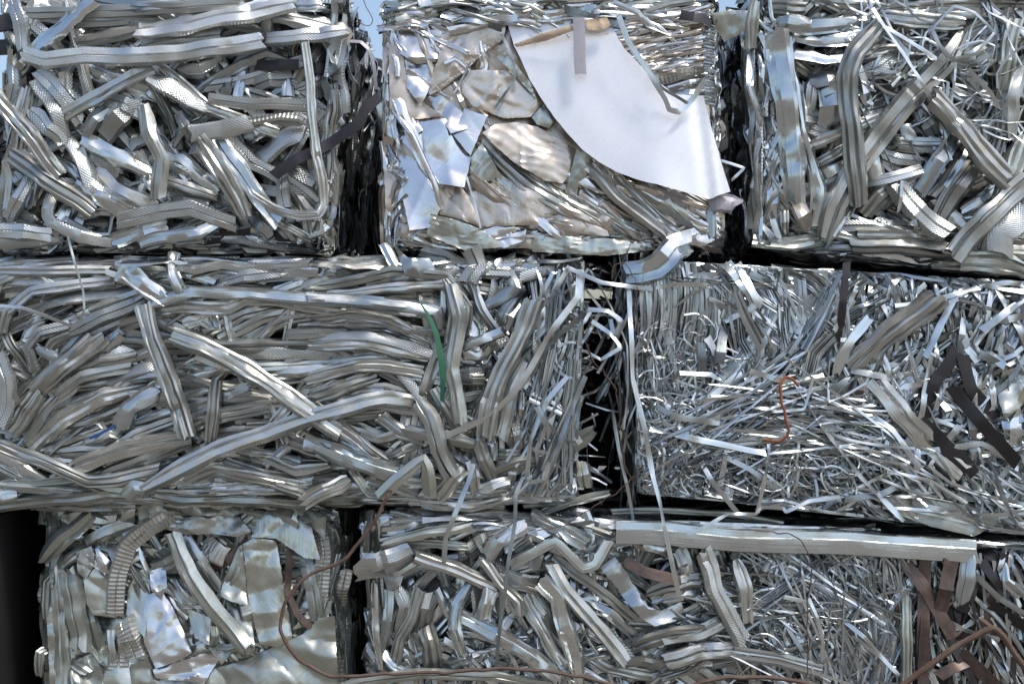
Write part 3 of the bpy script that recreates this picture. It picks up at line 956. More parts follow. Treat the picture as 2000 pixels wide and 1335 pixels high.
    def fill(s, n, box, ang, spread, w, L, kinds, d, curl=.06, keep=0, mats=None, name=None):
        """procedural strips between the traced ones; keep > 0 builds that many (the front ones) as parts"""
        r = s.rng; x0, y0, x1, y1 = box if box else (s.q[0][0], min(s.q[0][1], s.q[1][1]), s.q[1][0], max(s.q[2][1], s.q[3][1]))
        for i in range(n):
            x, y = s.clampp(r.uniform(x0, x1), r.uniform(y0, y1), 8)
            a = s.angle(x, y) if ang is None else ang(x, y) if callable(ang) else ang
            a += r.normal(0, spread)
            kd = kinds[r.randint(len(kinds))]; dd = r.uniform(*d); W = r.uniform(*w)*S
            if kd == 'k': W = 22*S*r.uniform(.8, 1.2)
            p = s.path(x, y, a, r.uniform(*L), curl, at, dd)
            if p is None: continue
            isp = i >= n - keep
            g = Geo() if isp else s.stuff
            if isp: dd = d[1]
            ribbon(g, p, W, kd, r, roll=r.normal(0, .45), crush=1.1)
            if isp:
                nm = NAME[kd]
                if s.count.get(nm, 0) >= 99: s.stuff_merge(g)
                else: s.count[nm] = s.count.get(nm, 0) + 1; g.build(nm, s.root)
    def stuff_merge(s, g):
        for v, f, uv, t, mi in zip(g.v, g.f, g.uv, g.tone, g.mi):
            mat = g.mats[mi[0]]
            s.stuff.add(v, f, uv, t[0], mat)
    def side(s, which, n, w, L, kinds, ang=math.pi/2, spread=.5, depth=None):
        """strips pressed into a side, the top or the underside"""
        r = s.rng; C = s.C; dp = (depth or s.depth)/S
        for i in range(n):
            u = r.uniform(8, dp - 10); v = r.uniform(.02, .98)
            if which in 'LR':
                a, b, N0 = (C[1], C[2], (1, 0, 0)) if which == 'R' else (C[0], C[3], (-1, 0, 0))
            else:
                a, b, N0 = (C[0], C[1], (0, 0, 1)) if which == 'T' else (C[3], C[2], (0, 0, -1))
            e = (b-a); Ln = np.linalg.norm(e); e = e/Ln
            def mapf(px, py, d):
                px = min(max(px, 4), dp - 4); q = min(max(py*S, .01), Ln - .01)
                return a + e*q + np.array([0, px*S, 0]) + np.array(N0)*d
            p = s.path(u, v*Ln/S, ang + r.normal(0, spread), r.uniform(*L), .15, mapf, r.uniform(-.035, .0), clamp=False)
            if p is None: continue
            ribbon(s.stuff, p, r.uniform(*w)*S, kinds[r.randint(len(kinds))], r, N0=N0, roll=r.normal(0, .5), crush=1.1)
    def bundle(s, n, box, ang, spread, L, curl, m, pitch, w, d, flip=.5):
        """ribbons lying side by side along one shared path"""
        r = s.rng
        for _ in range(n):
            x, y = r.uniform(box[0], box[2]), r.uniform(box[1], box[3]); a = ang(x, y) if callable(ang) else ang
            q = s.path(x, y, a + r.normal(0, spread), r.uniform(*L), curl, lambda px, py, dd: np.array([px, py, dd]), r.uniform(*d), clamp=False, dn=.004)
            if q is None: continue
            q = np.array(q); t = np.gradient(q[:, :2], axis=0); t /= np.linalg.norm(t, axis=1)[:, None] + 1e-9
            nn = np.stack([-t[:, 1], t[:, 0]], 1); rl = r.choice([-1, 1])*r.uniform(.1, .9)
            for k in range(r.randint(*m)):
                o = nn*(k*pitch + r.normal(0, .5)); P = []
                lo, hi = r.randint(0, 2), len(q) - r.randint(0, 2)
                for i in range(lo, hi):
                    px, py = s.clampp(q[i, 0] + o[i, 0], q[i, 1] + o[i, 1]); p = at(px, py, q[i, 2] - .0012*k + r.normal(0, .001))
                    if not P or np.linalg.norm(p - P[-1]) > .004: P.append(p)
                if len(P) > 2: ribbon(s.stuff, P, r.uniform(*w)*S, 't', r, roll=rl + r.normal(0, .15), crush=.35)
    def loops(s, n, box, rad, w, d, squash=.6):
        """thin springy offcuts curling in loops"""
        r = s.rng
        for _ in range(n):
            cx, cy, R0 = r.uniform(box[0], box[2]), r.uniform(box[1], box[3]), r.uniform(*rad); a0 = r.uniform(0, 6.28); sw = r.uniform(1.4, 5)*r.choice([-1, 1]); th = r.normal(0, .5)
            P = []; d0 = r.uniform(*d); gr = r.uniform(-.5, .8)
            for t in np.linspace(0, 1, 11):
                a = a0 + sw*t; R1 = R0*(1 + gr*t); u, v = R1*math.cos(a), R1*squash*math.sin(a)
                px, py = s.clampp(cx + u*math.cos(th) - v*math.sin(th), cy + u*math.sin(th) + v*math.cos(th)); P.append(at(px, py, d0 + r.normal(0, .003)))
            ribbon(s.stuff, P, r.uniform(*w)*S, 't', r, roll=r.normal(0, .8), crush=.3)
    def finish(s):
        if s.stuff.n:
            o = s.stuff.build('scrap_filling', s.root); o['kind'] = 'stuff'

cur = None
for ln in STRIPS_DATA.strip().split('\n'):
    t = ln.split()
    if t[0] in BALES: cur = STRIPS.setdefault(t[0], []); crop = t[1]; continue
    if t[0] == '@': crop = t[1]; continue
    cur.append((crop, t[0], int(t[1]), float(t[2]), [tuple(float(v) for v in p.split(',')) for p in t[3:]]))

B = {}
BACK = {'BL': .10, 'BR': .03, 'TM': .02}
for i, key in enumerate(BALES):
    OFF = BACK.get(key, 0)
    b = Bale(key, BALES[key], LABEL[key], y0=OFF, seed=11 + i*7); b.stuff = Geo(); B[key] = b
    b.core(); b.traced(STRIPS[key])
OFF = 0

H = math.pi/2
# top left: crossing strips of every direction
b = B['TL']; OFF = BACK.get('TL', 0)
b.fill(230, None, None, .55, (14, 40), (60, 240), 'eeescc', (-.125, -.045), curl=.03)
b.fill(85, None, None, .6, (18, 30), (50, 170), 'eeecss', (-.040, -.018), keep=50)
b.fill(60, (10, 455, 640, 486), 0, .12, (14, 30), (60, 200), 'cskf', (-.09, -.03))
b.side('R', 170, (10, 30), (60, 220), 'sttcek'); b.side('T', 90, (24, 40), (80, 300), 'eces', ang=H); b.side('B', 40, (20, 36), (80, 260), 'cek', ang=H); b.side('L', 40, (20, 36), (80, 260), 'ces')
# top middle: shredded foil round its edges, edge-on stacks
b = B['TM']; OFF = BACK.get('TM', 0)
b.fill(160, None, None, .7, (20, 50), (40, 160), 'wwbs', (-.09, -.05))
b.fill(130, (748, 34, 778, 488), H, .3, (4, 11), (20, 80), 'stw', (-.06, .005), curl=.3)
b.fill(70, (1378, 30, 1412, 474), H, .4, (4, 12), (20, 70), 'stw', (-.06, .005), curl=.3)
b.fill(110, (750, 452, 1412, 486), .05, .25, (6, 16), (30, 120), 'wgbs', (-.06, .0), curl=.15)
b.fill(210, (748, 0, 1396, 46), 0, .2, (6, 18), (40, 150), 'wstgc', (-.05, .01), curl=.12)
b.fill(70, (1050, 380, 1400, 470), .58, .12, (8, 20), (90, 240), 'bwgc', (-.012, .008), curl=.03, keep=35)
b.fill(16, (760, 60, 1000, 300), 1.0, .5, (8, 20), (50, 130), 'wbw', (-.015, -.004), curl=.03, keep=10)
b.fill(60, (1050, 390, 1412, 470), .5, .25, (10, 24), (60, 170), 'bwgc', (-.05, -.01))
for k in range(36):      # sheets pressed edge-on beside the plate
    y = 42 + k*2.9; x0 = 1160 + k*2.6; r = b.rng
    pts = [at(x, y + (x0 - x)*.20 + 8 + r.normal(0, 1.2), .0 + r.uniform(-.012, .010)) for x in np.linspace(x0 + r.uniform(0, 30), 1386, 7)]
    ribbon(b.stuff, pts, r.uniform(5, 11)*S, 'wbbw'[r.randint(4)], r, roll=r.normal(0, .5), crush=1.2)
for k in range(26):      # clip-like folds down the right edge
    y = 46 + k*6.2; r = b.rng
    ribbon(b.stuff, [at(1374, y, .006), at(1386, y + 2, .012), at(1396, y + 5, 0)], 5*S, 's', r)
b.side('L', 120, (6, 20), (40, 160), 'stw'); b.side('R', 120, (6, 22), (40, 160), 'stw'); b.side('T', 90, (20, 40), (80, 260), 'wsb', ang=H); b.side('B', 50, (20, 36), (80, 260), 'wsk', ang=H)
# top right
b = B['TR']; OFF = BACK.get('TR', 0)
b.fill(190, None, None, .5, (14, 42), (70, 260), 'ccesf', (-.125, -.045), curl=.03)
b.fill(70, None, None, .5, (18, 34), (60, 200), 'cceses', (-.042, -.016), keep=40)
b.fill(110, (1640, 20, 1990, 260), None, 1.2, (3, 6), (60, 200), 't', (-.03, .02), curl=.35)
b.fill(60, (1482, 455, 2010, 540), .12, .1, (16, 34), (80, 240), 'cfs', (-.09, -.03))
b.fill(130, (1466, 20, 1510, 470), H, .3, (5, 14), (40, 160), 'sts', (-.08, .0), curl=.2)
b.side('L', 150, (8, 24), (60, 220), 'sttce'); b.side('R', 30, (20, 36), (80, 260), 'ces'); b.side('T', 110, (16, 40), (80, 300), 'cest', ang=H); b.side('B', 50, (20, 36), (80, 260), 'cek', ang=H)
# middle left: long strips lying lengthwise
b = B['ML']; OFF = BACK.get('ML', 0)
b.fill(360, (-240, 512, 870, 988), None, .16, (18, 34), (140, 420), 'ccccefs', (-.115, -.038), curl=.03)
b.fill(120, (-240, 512, 870, 988), None, .18, (18, 30), (110, 320), 'cccces', (-.034, -.014), curl=.04, keep=60)
b.fill(60, (-240, 940, 1104, 990), 0, .12, (16, 30), (100, 300), 'cfs', (-.04, .0), curl=.03)
b.fill(60, (0, 512, 1104, 530), 0, .15, (14, 26), (80, 220), 'ces', (-.04, .0), curl=.05)
b.fill(130, (870, 512, 1112, 972), H, .3, (16, 32), (60, 220), 'ccesf', (-.12, -.04), curl=.08)
b.fill(35, (870, 512, 1050, 960), H, .5, (16, 28), (50, 150), 'cess', (-.034, -.012), keep=12)
b.fill(280, (1050, 520, 1158, 950), lambda x, y: 1.9 if y > 700 else 1.6, .35, (4, 10), (60, 260), 'ttts', (-.09, .015), curl=.12)
b.bundle(22, (1075, 620, 1130, 900), 1.9, .15, (120, 300), .06, (4, 8), 4, (4, 8), (-.03, .025))
b.loops(110, (1085, 530, 1160, 940), (10, 55), (3, 6.5), (-.12, .03), squash=1)
for k in range(60):     # loose shreds spilling into the gap beside the ribbon bale
    r = b.rng; x = 1095 + abs(r.normal(0, 28)); y = r.uniform(525, 940)
    p = b.path(x, y, r.uniform(0, 3.14), r.uniform(25, 130), .35, at, r.uniform(-.22, -.0), clamp=False, dn=.014)
    if p: ribbon(b.stuff, p, r.uniform(3, 7)*S, 't', r, roll=r.normal(0, .6))
b.side('R', 160, (6, 20), (60, 220), 'stt'); b.side('T', 130, (20, 36), (80, 320), 'ces', ang=H); b.side('B', 80, (20, 36), (80, 260), 'cf', ang=H); b.side('L', 30, (20, 36), (80, 260), 'ces')
# middle right: ribbons
b = B['MR']; OFF = BACK.get('MR', 0)
def comb(x, y): return H - .10 + .5*(y - 520)/180.
for k in range(230):     # ribbons pressed side by side like a comb
    r = b.rng; x = 1244 + k*.93 + r.normal(0, 1.5); L = r.uniform(120, 205) if x < 1400 else r.uniform(60, 120); y = 512 + r.uniform(0, 20) + (22 if x > 1360 else 0); P = []
    for j in range(8):
        t = j/7; P.append(at(x + 14*math.sin(t*2.2) - 34*t*t*(1 if x > 1260 else .2) + r.normal(0, .6), y + L*t, .004 - .03*(k % 7)/7. - .02*t + .012*math.sin(3.1*t)))
    ribbon(b.stuff, P, r.uniform(6, 11)*S, 't', r, roll=r.choice([-1, 1])*r.uniform(.1, .75), crush=.25)
b.fill(170, (1370, 505, 1500, 560), .08, .25, (5, 9), (60, 150), 'tt', (-.04, .014), curl=.12)
def wavy(x, y): return H + .9*math.sin((y - 500)/42. + x/70.)
b.fill(110, (1430, 515, 1640, 730), wavy, .07, (5, 9), (70, 190), 't', (-.055, .008), curl=.05)
b.fill(40, (1440, 515, 1700, 700), None, .6, (8, 14), (40, 100), 'ts', (-.02, .012), curl=.1)
b.fill(370, (1640, 520, 2010, 830), 1.75, .55, (6, 13), (60, 190), 'tttts', (-.10, .010), curl=.06)
b.fill(150, (1700, 540, 2010, 900), 1.9, .8, (8, 15), (50, 140), 'tts', (-.02, .014), curl=.05, keep=60)
b.fill(330, (1238, 690, 1330, 960), H, .35, (3, 6), (80, 240), 't', (-.10, .012), curl=.16)
b.loops(620, (1255, 790, 1720, 950), (10, 60), (1.8, 3.6), (-.05, .028))
b.loops(200, (1240, 640, 1420, 820), (10, 50), (2, 4), (-.04, .02), squash=1)
b.bundle(26, (1245, 640, 1330, 900), H, .25, (100, 260), .08, (4, 8), 4, (3, 6), (-.05, .01))
b.fill(200, (1300, 790, 1760, 960), lambda x, y: b.rng.uniform(0, 3.14), .3, (2.4, 5), (90, 300), 't', (-.11, .02), curl=.50)
b.fill(110, (1330, 700, 1700, 860), None, .9, (8, 16), (30, 110), 'tss', (-.09, .0), curl=.15)
b.fill(160, (1380, 760, 1700, 880), lambda x, y: (x - 1560)/260., .2, (3, 6), (120, 280), 't', (.0, .035), curl=.07)
b.fill(220, (1500, 860, 2010, 1040), .55, .35, (3, 7), (90, 300), 't', (-.11, .025), curl=.14)
b.fill(170, (1800, 760, 2010, 1040), None, .9, (4, 12), (60, 180), 'ts', (-.10, .01), curl=.2)
for k in range(60):
    r = b.rng; x = 1238 - abs(r.normal(0, 14)); y = r.uniform(520, 950)
    p = b.path(x, y, H + r.normal(0, .3), r.uniform(60, 260), .10, at, r.uniform(-.3, -.02), clamp=False, dn=.01)
    if p: ribbon(b.stuff, p, r.uniform(3, 7)*S, 't', r, roll=r.normal(0, .6))
b.side('L', 150, (3, 8), (80, 260), 't', spread=.3); b.side('T', 110, (6, 24), (80, 300), 'ts', ang=H); b.side('B', 90, (6, 24), (80, 260), 'ts', ang=H); b.side('R', 30, (20, 36), (80, 260), 'ts')
# bottom left
b = B['MR']; b.bundle(105, (1440, 520, 1650, 720), wavy, .1, (70, 190), .12, (4, 9), 4.6, (5, 9), (-.04, .018))
b = B['BL']; OFF = BACK.get('BL', 0)
b.fill(150, None, None, .5, (22, 44), (60, 200), 'ffgsm', (-.125, -.045))
b.fill(110, (200, 1010, 640, 1335), .9, .6, (8, 26), (40, 150), 'sfgf', (-.05, -.015))
b.fill(60, (90, 990, 655, 1020), 0, .2, (14, 30), (50, 180), 'fgs', (-.05, -.005), curl=.12)
b.side('R', 110, (16, 36), (80, 260), 'fms'); b.side('L', 70, (16, 36), (80, 260), 'fms'); b.side('T', 60, (20, 40), (80, 300), 'fgs', ang=H)
# bottom right
b = B['BR']; OFF = BACK.get('BR', 0)
b.fill(210, (716, 1020, 1470, 1400), None, .45, (20, 38), (70, 240), 'ccsses', (-.125, -.045))
b.fill(70, (716, 1040, 1470, 1340), None, .5, (18, 32), (50, 180), 'csses', (-.042, -.014), keep=35)
b.fill(130, (760, 1000, 1300, 1030), 0, .2, (8, 26), (60, 200), 'cfst', (-.06, .0), curl=.12)
b.fill(160, (1470, 1060, 2010, 1400), None, .5, (14, 34), (60, 220), 'sscf', (-.085, -.04))
def arcs(x, y): return (-.5 if x < 1540 else .25 + (x - 1540)/300.*1.1) + (y - 1080)/260.*1.1
b.bundle(60, (1480, 1090, 1790, 1300), arcs, .2, (120, 330), .05, (3, 7), 4.5, (3, 6), (-.035, .02))
b.loops(160, (1480, 1090, 1800, 1300), (15, 90), (2.5, 5), (-.03, .02), squash=.8)
b.fill(230, (1480, 1085, 1800, 1335), arcs, .22, (3, 5.5), (120, 380), 't', (-.045, .018), curl=.06)
b.fill(170, (1500, 1090, 1990, 1335), 1.1, .35, (4, 10), (100, 260), 'tts', (-.05, .005), curl=.10)
b.fill(160, (1780, 1090, 2010, 1335), 1.3, .3, (5, 14), (60, 240), 'tsk', (-.05, .01), curl=.12)
b.fill(120, (900, 1240, 1200, 1335), None, .8, (5, 14), (30, 120), 'ts', (-.03, .008), curl=.2)
b.side('L', 80, (16, 36), (80, 260), 'ces'); b.side('T', 150, (10, 30), (80, 300), 'cest', ang=H); b.side('R', 30, (20, 36), (80, 260), 'ces')

# ------------------------------------------------------------------ plates and crumpled sheets (parts of their bales)
def cp(crop, pts): ox, oy, k = CROP[crop]; return [(ox + x*k, oy + y*k) for x, y in pts]
b = B['TM']; OFF = BACK.get('TM', 0); r = b.rng
sheet('foil_backing', b.root, cp('B', [(215, 160), (520, 110), (1000, 110), (1780, 90), (1800, 700), (1800, 1150), (1500, 1190), (700, 1200), (330, 1190), (230, 1000), (215, 600)]), 'b', -.028, r, amp=.012, lam=.07, grid=8)
TMS = [  # material, d, amp, lam, flute, polygon
 ('b', -.010, .006, .06, (-.5, 10, .004), [(500, 170), (680, 125), (815, 110), (800, 190), (700, 260), (620, 340), (520, 420), (445, 458), (428, 430), (480, 300)]),
 ('w', -.012, .008, .06, None, [(290, 160), (500, 130), (530, 165), (475, 300), (380, 310), (300, 260)]),
 ('w', -.006, .014, .035, None, [(310, 265), (430, 280), (472, 335), (432, 450), (400, 510), (330, 420)]),
 ('b', -.008, .010, .05, None, [(245, 210), (310, 230), (335, 400), (405, 490), (510, 560), (390, 575), (300, 570), (250, 520)]),
 ('b', .000, .006, .12, None, [(598, 400), (640, 338), (830, 340), (920, 410), (995, 490), (930, 565), (800, 572), (650, 510), (600, 450)]),
 ('w', -.004, .010, .04, None, [(425, 458), (500, 462), (600, 540), (625, 620), (545, 645), (490, 560)]),
 ('w', .008, .003, .2, None, [(612, 525), (722, 560), (640, 752), (555, 650)]),
 ('w', .000, .012, .08, None, [(262, 565), (390, 590), (520, 572), (560, 650), (645, 755), (610, 905), (480, 885), (400, 780), (285, 655)]),
 ('w', -.002, .008, .10, None, [(290, 720), (380, 780), (445, 862), (495, 1010), (440, 1100), (345, 1112), (312, 950)]),
 ('b', -.004, .010, .07, None, [(475, 880), (600, 905), (650, 980), (705, 1105), (600, 1060), (490, 1035)]),
 ('b', .012, .013, .045, (.4, 16, .004), [(698, 640), (760, 600), (860, 590), (965, 612), (1150, 720), (1135, 820), (1085, 885), (1000, 872), (850, 785), (760, 705)]),
 ('g', .003, .006, .05, (2.3, 9, .004), [(640, 760), (695, 690), (790, 850), (700, 885), (635, 835)]),
 ('b', .003, .008, .07, (1.5, 8, .003), [(590, 935), (760, 860), (900, 862), (1000, 900), (1062, 1020), (960, 1085), (700, 1095), (620, 1015)]),
 ('g', .006, .006, .05, (1.2, 9, .004), [(1150, 725), (1222, 738), (1205, 840), (1130, 952), (1098, 930)]),
 ('g', .014, .004, .08, (.28, 9, .004), [(448, 1030), (560, 1060), (700, 1108), (805, 1190), (620, 1212), (428, 1135)]),
 ('b', .000, .010, .06, (.1, 14, .003), [(875, 1090), (1060, 1030), (1300, 1100), (1310, 1140), (1000, 1115)]),
 ('g', -.002, .008, .06, (.05, 8, .004), [(910, 1120), (1200, 1140), (1510, 1172), (1540, 1205), (1300, 1235), (940, 1215)]),
 ('w', -.005, .008, .04, None, [(215, 420), (250, 300), (262, 520), (300, 700), (240, 650)]),
 ('g', -.008, .008, .05, (.9, 9, .003), [(930, 560), (1000, 500), (1050, 570), (1020, 620), (960, 600)]),
 ('w', .006, .010, .05, None, [(700, 1110), (780, 1085), (910, 1100), (905, 1160), (800, 1200)]),
 ('w', .005, .006, .08, (.2, 12, .003), [(870, 1080), (1060, 1020), (1040, 1060), (960, 1100)]),
 ('g', .004, .008, .05, (1.9, 8, .004), [(740, 250), (800, 235), (930, 400), (960, 480), (830, 340)]),
 ('w', .004, .010, .04, None, [(1640, 1130), (1740, 1090), (1830, 1110), (1850, 1140), (1760, 1195), (1700, 1180)]),
 ('n', .030, .008, .04, None, [(850, 215), (1000, 158), (1132, 120), (1138, 148), (1010, 196), (862, 228)]),
 ('n', .040, .012, .03, None, [(1188, 96), (1300, 84), (1318, 125), (1270, 150), (1205, 142)]),
]
for mt, d, amp, lam, fl, pl in TMS:
    sheet('paper_scrap' if mt == 'n' else 'foil_panel', b.root, cp('B', pl), mt, d, r, amp=min(amp, .009)*(1.1 if mt == 'w' else .8), lam=max(lam, .06), flute=fl, slope=(r.normal(0, .08), r.normal(.16 if mt == 'w' else .05, .07)), grid=4.6)
PL = cp('B', [(820, 114), (980, 100), (1130, 95), (1310, 92), (1345, 165), (1380, 232), (1445, 300), (1520, 372), (1565, 410), (1620, 452), (1700, 462), (1765, 462), (1800, 600), (1850, 780), (1895, 925), (1790, 962),
     (1700, 935), (1560, 895), (1450, 868), (1350, 832), (1260, 782), (1180, 722), (1105, 640), (1040, 560), (985, 480), (930, 392), (885, 290), (850, 222)])
def plate_bend(x, y):
    # the lower corner folds back over the edge in two long creases
    u = (x - 1372 - (y - 230)*.13)
    return -.0009*np.maximum(u, 0) - .010*np.exp(-((u + 6)/13.)**2) + .008*np.exp(-((u - 16)/11.)**2) + .02*np.exp(-((x - 1290)/60.)**2)*np.clip((y-150)/240., 0, 1)
po = sheet('white_plate', b.root, PL, 'p', .030, r, amp=.0016, lam=.30, grid=9, bend=plate_bend, slope=(.04, .10), thick=.002, tone=.2)
po['label'] = 'big smooth white plate with concave curved edges'
g = Geo(); ribbon(g, [at(*q, .052 + k*.002) for k, q in enumerate(cp('B', [(1163, 82), (1166, 180), (1168, 280), (1172, 362)]))], 56*.404*S, 'v', r, roll=0, crush=.15); g.build('grey_tape', b.root)
for w_, pts, d in ((26, [(1355, 80), (1400, 200), (1500, 350), (1580, 480), (1600, 530), (1650, 540), (1710, 480), (1775, 385)], .075), (16, [(1500, 330), (1560, 420), (1700, 505)], .07),
                (14, [(790, 165), (850, 290), (850, 390), (760, 520)], .03), (14, [(1850, 775), (1960, 810), (1900, 870)], .02), (10, [(640, 300), (580, 420), (560, 450)], .02), (12, [(620, 850), (660, 980), (690, 1100)], .03)):
    g = Geo(); ribbon(g, [at(*q, d + r.normal(0, .004)) for q in cp('B', pts)], w_*.404*S, 't', r); g.build('narrow_ribbon', b.root)
# rolled corner below the plate
g = Geo(); ribbon(g, [at(*q, .03) for q in cp('B', [(1795, 985), (1850, 975), (1900, 985), (1925, 1000)])], .055, 'q', r, roll=.2, mat='v'); g.build('rolled_corner', b.root)
b = B['BL']; OFF = BACK.get('BL', 0); r = b.rng
BLS = [
 ('g', -.060, .012, .10, None, [(250, 140), (900, 130), (1600, 140), (1720, 400), (1740, 1100), (260, 1100), (230, 500)]),
 ('g', -.002, .006, .12, None, [(430, 500), (480, 450), (545, 420), (600, 560), (600, 700), (480, 685), (440, 620)]),
 ('g', -.004, .007, .12, None, [(655, 560), (700, 470), (760, 430), (772, 580), (745, 800), (700, 760), (650, 680)]),
 ('g', -.010, .008, .07, None, [(540, 330), (700, 300), (720, 400), (600, 470)]),
 ('f', .004, .012, .08, None, [(855, 245), (1000, 170), (1230, 180), (1290, 255), (1220, 285), (1090, 268), (950, 272)]),
 ('g', .022, .010, .14, None, [(1290, 285), (1325, 200), (1375, 138), (1500, 170), (1600, 235), (1645, 400), (1560, 390), (1420, 292)]),
 ('g', .012, .009, .09, None, [(1250, 320), (1300, 290), (1420, 300), (1450, 480), (1505, 812), (1420, 850), (1335, 832), (1300, 700), (1270, 560)]),
 ('g', .004, .008, .06, None, [(1122, 585), (1180, 450), (1245, 350), (1262, 480), (1272, 640), (1180, 612)]),
 ('g', .002, .008, .06, None, [(1160, 610), (1290, 690), (1310, 850), (1260, 820), (1180, 700)]),
 ('w', .012, .006, .05, None, [(755, 580), (830, 560), (885, 640), (940, 760), (985, 880), (905, 925), (800, 960), (745, 840), (722, 745)]),
 ('w', .010, .014, .04, None, [(770, 460), (850, 430), (860, 540), (830, 600), (775, 560)]),
 ('w', .018, .008, .06, (.1, 14, .003), [(785, 965), (920, 925), (1052, 880), (1125, 912), (1052, 1030), (900, 1020), (800, 1008)]),
 ('g', .016, .012, .08, None, [(1270, 915), (1400, 850), (1560, 780), (1640, 700), (1720, 690), (1740, 1060), (1400, 1100), (1050, 1060), (1095, 960)]),
 ('g', .002, .012, .05, None, [(310, 170), (420, 150), (470, 220), (400, 300), (320, 260)]),
 ('f', .000, .014, .05, None, [(430, 130), (700, 110), (690, 210), (560, 230), (470, 210)]),
 ('f', .004, .016, .05, None, [(700, 120), (1000, 100), (1300, 130), (1200, 180), (900, 170), (720, 220)]),
 ('f', .002, .012, .05, None, [(1300, 130), (1560, 120), (1680, 180), (1670, 300), (1600, 230), (1420, 150)]),
 ('w', .004, .012, .04, None, [(430, 350), (500, 340), (570, 410), (540, 480), (470, 430)]),
 ('f', .000, .014, .05, None, [(360, 930), (470, 880), (520, 960), (540, 1050), (380, 1060)]),
 ('g', .010, .012, .06, None, [(670, 940), (760, 910), (830, 1040), (680, 1060)]),
 ('f', .006, .010, .05, None, [(1070, 850), (1200, 860), (1140, 940), (1110, 900)]),
 ('g', .003, .010, .07, (1.5, 9, .003), [(960, 650), (1085, 700), (1075, 840), (1000, 800)]),
 ('g', -.004, .012, .06, None, [(1500, 760), (1620, 620), (1680, 560), (1690, 720)]),
 ('f', .004, .012, .05, None, [(390, 360), (470, 330), (490, 420), (440, 500), (400, 470)]),
]
for mt, d, amp, lam, fl, pl in BLS:
    sheet('folded_plate', b.root, cp('G', pl), mt, d, r, amp=amp if mt == 'w' else amp*1.25, lam=lam, flute=fl, slope=(r.normal(0, .10), r.normal(.16, .12)), grid=5)
b = B['BR']; OFF = BACK.get('BR', 0); r = b.rng
sheet('folded_plate', b.root, cp('H', [(1445, 490), (1530, 430), (1600, 520), (1660, 640), (1720, 730), (1800, 740), (1910, 690), (1930, 740), (1880, 800), (1760, 830), (1680, 780), (1600, 690), (1520, 580)]), 's', .012, r, amp=.016, lam=.09, slope=(-.2, .2), grid=6)
sheet('folded_plate', b.root, cp('I', [(1220, 90), (1350, 62), (1560, 100), (1800, 165), (1850, 235), (1720, 305), (1480, 250), (1300, 185)]), 'f', .030, r, amp=.010, lam=.12, grid=7)
sheet('folded_plate', b.root, cp('H', [(200, 540), (330, 500), (300, 600), (230, 640)]), 'e', .01, r, amp=.008, lam=.05, grid=6)
b = B['MR']; OFF = BACK.get('MR', 0); r = b.rng
for pl, mt, d in (([(1360, 540), (1440, 560), (1430, 700), (1340, 680)], 's', 0), ([(1790, 560), (1887, 540), (1900, 700), (1800, 780), (1770, 680)], 'g', .012), ([(1100, 200), (1160, 190), (1190, 250), (1120, 330)], 's', .0),
                  ([(870, 700), (1000, 720), (1010, 850), (900, 880)], 's', -.01), ([(1780, 760), (1870, 720), (1880, 900), (1810, 920)], 's', .01), ([(900, 520), (1010, 560), (960, 640), (880, 600)], 's', 0)):
    sheet('folded_plate', b.root, cp('F', pl), mt, d, r, amp=.014, lam=.05, grid=6)
b = B['TR']; OFF = BACK.get('TR', 0); r = b.rng
sheet('foil_panel', b.root, cp('C', [(72, 62), (160, 45), (252, 52), (240, 130), (185, 170), (130, 195), (85, 120)]), 'g', -.02, r, amp=.012, lam=.06, grid=6)
sheet('foil_panel', b.root, cp('C', [(950, 580), (1000, 575), (1030, 640), (990, 660), (955, 630)]), 's', .02, r, amp=.012, lam=.04, grid=5)
b = B['ML']; OFF = BACK.get('ML', 0); r = b.rng
g = Geo(); ribbon(g, [at(*q, .006) for q in cp('D', [(440, 945), (500, 920), (565, 885)])], .009, 'x', r, mat='blue', crush=.3); o = g.build('blue_scrap', b.root)
for pl, d in (([(590, 90), (690, 110), (760, 190), (830, 250), (720, 265), (640, 200), (560, 170)], .02), ([(760, 500), (870, 470), (950, 440), (920, 500), (880, 560), (770, 560)], .0)):
    sheet('folded_plate', b.root, cp('D' if d else 'E', pl), 's', d, r, amp=.012, lam=.05, grid=6)
sheet('folded_plate', b.root, cp('E', [(430, 0), (500, 60), (600, 60), (640, 130), (560, 150), (480, 140)]), 's', .02, r, amp=.014, lam=.05, grid=6)
for k in B: B[k].finish()
OFF = 0

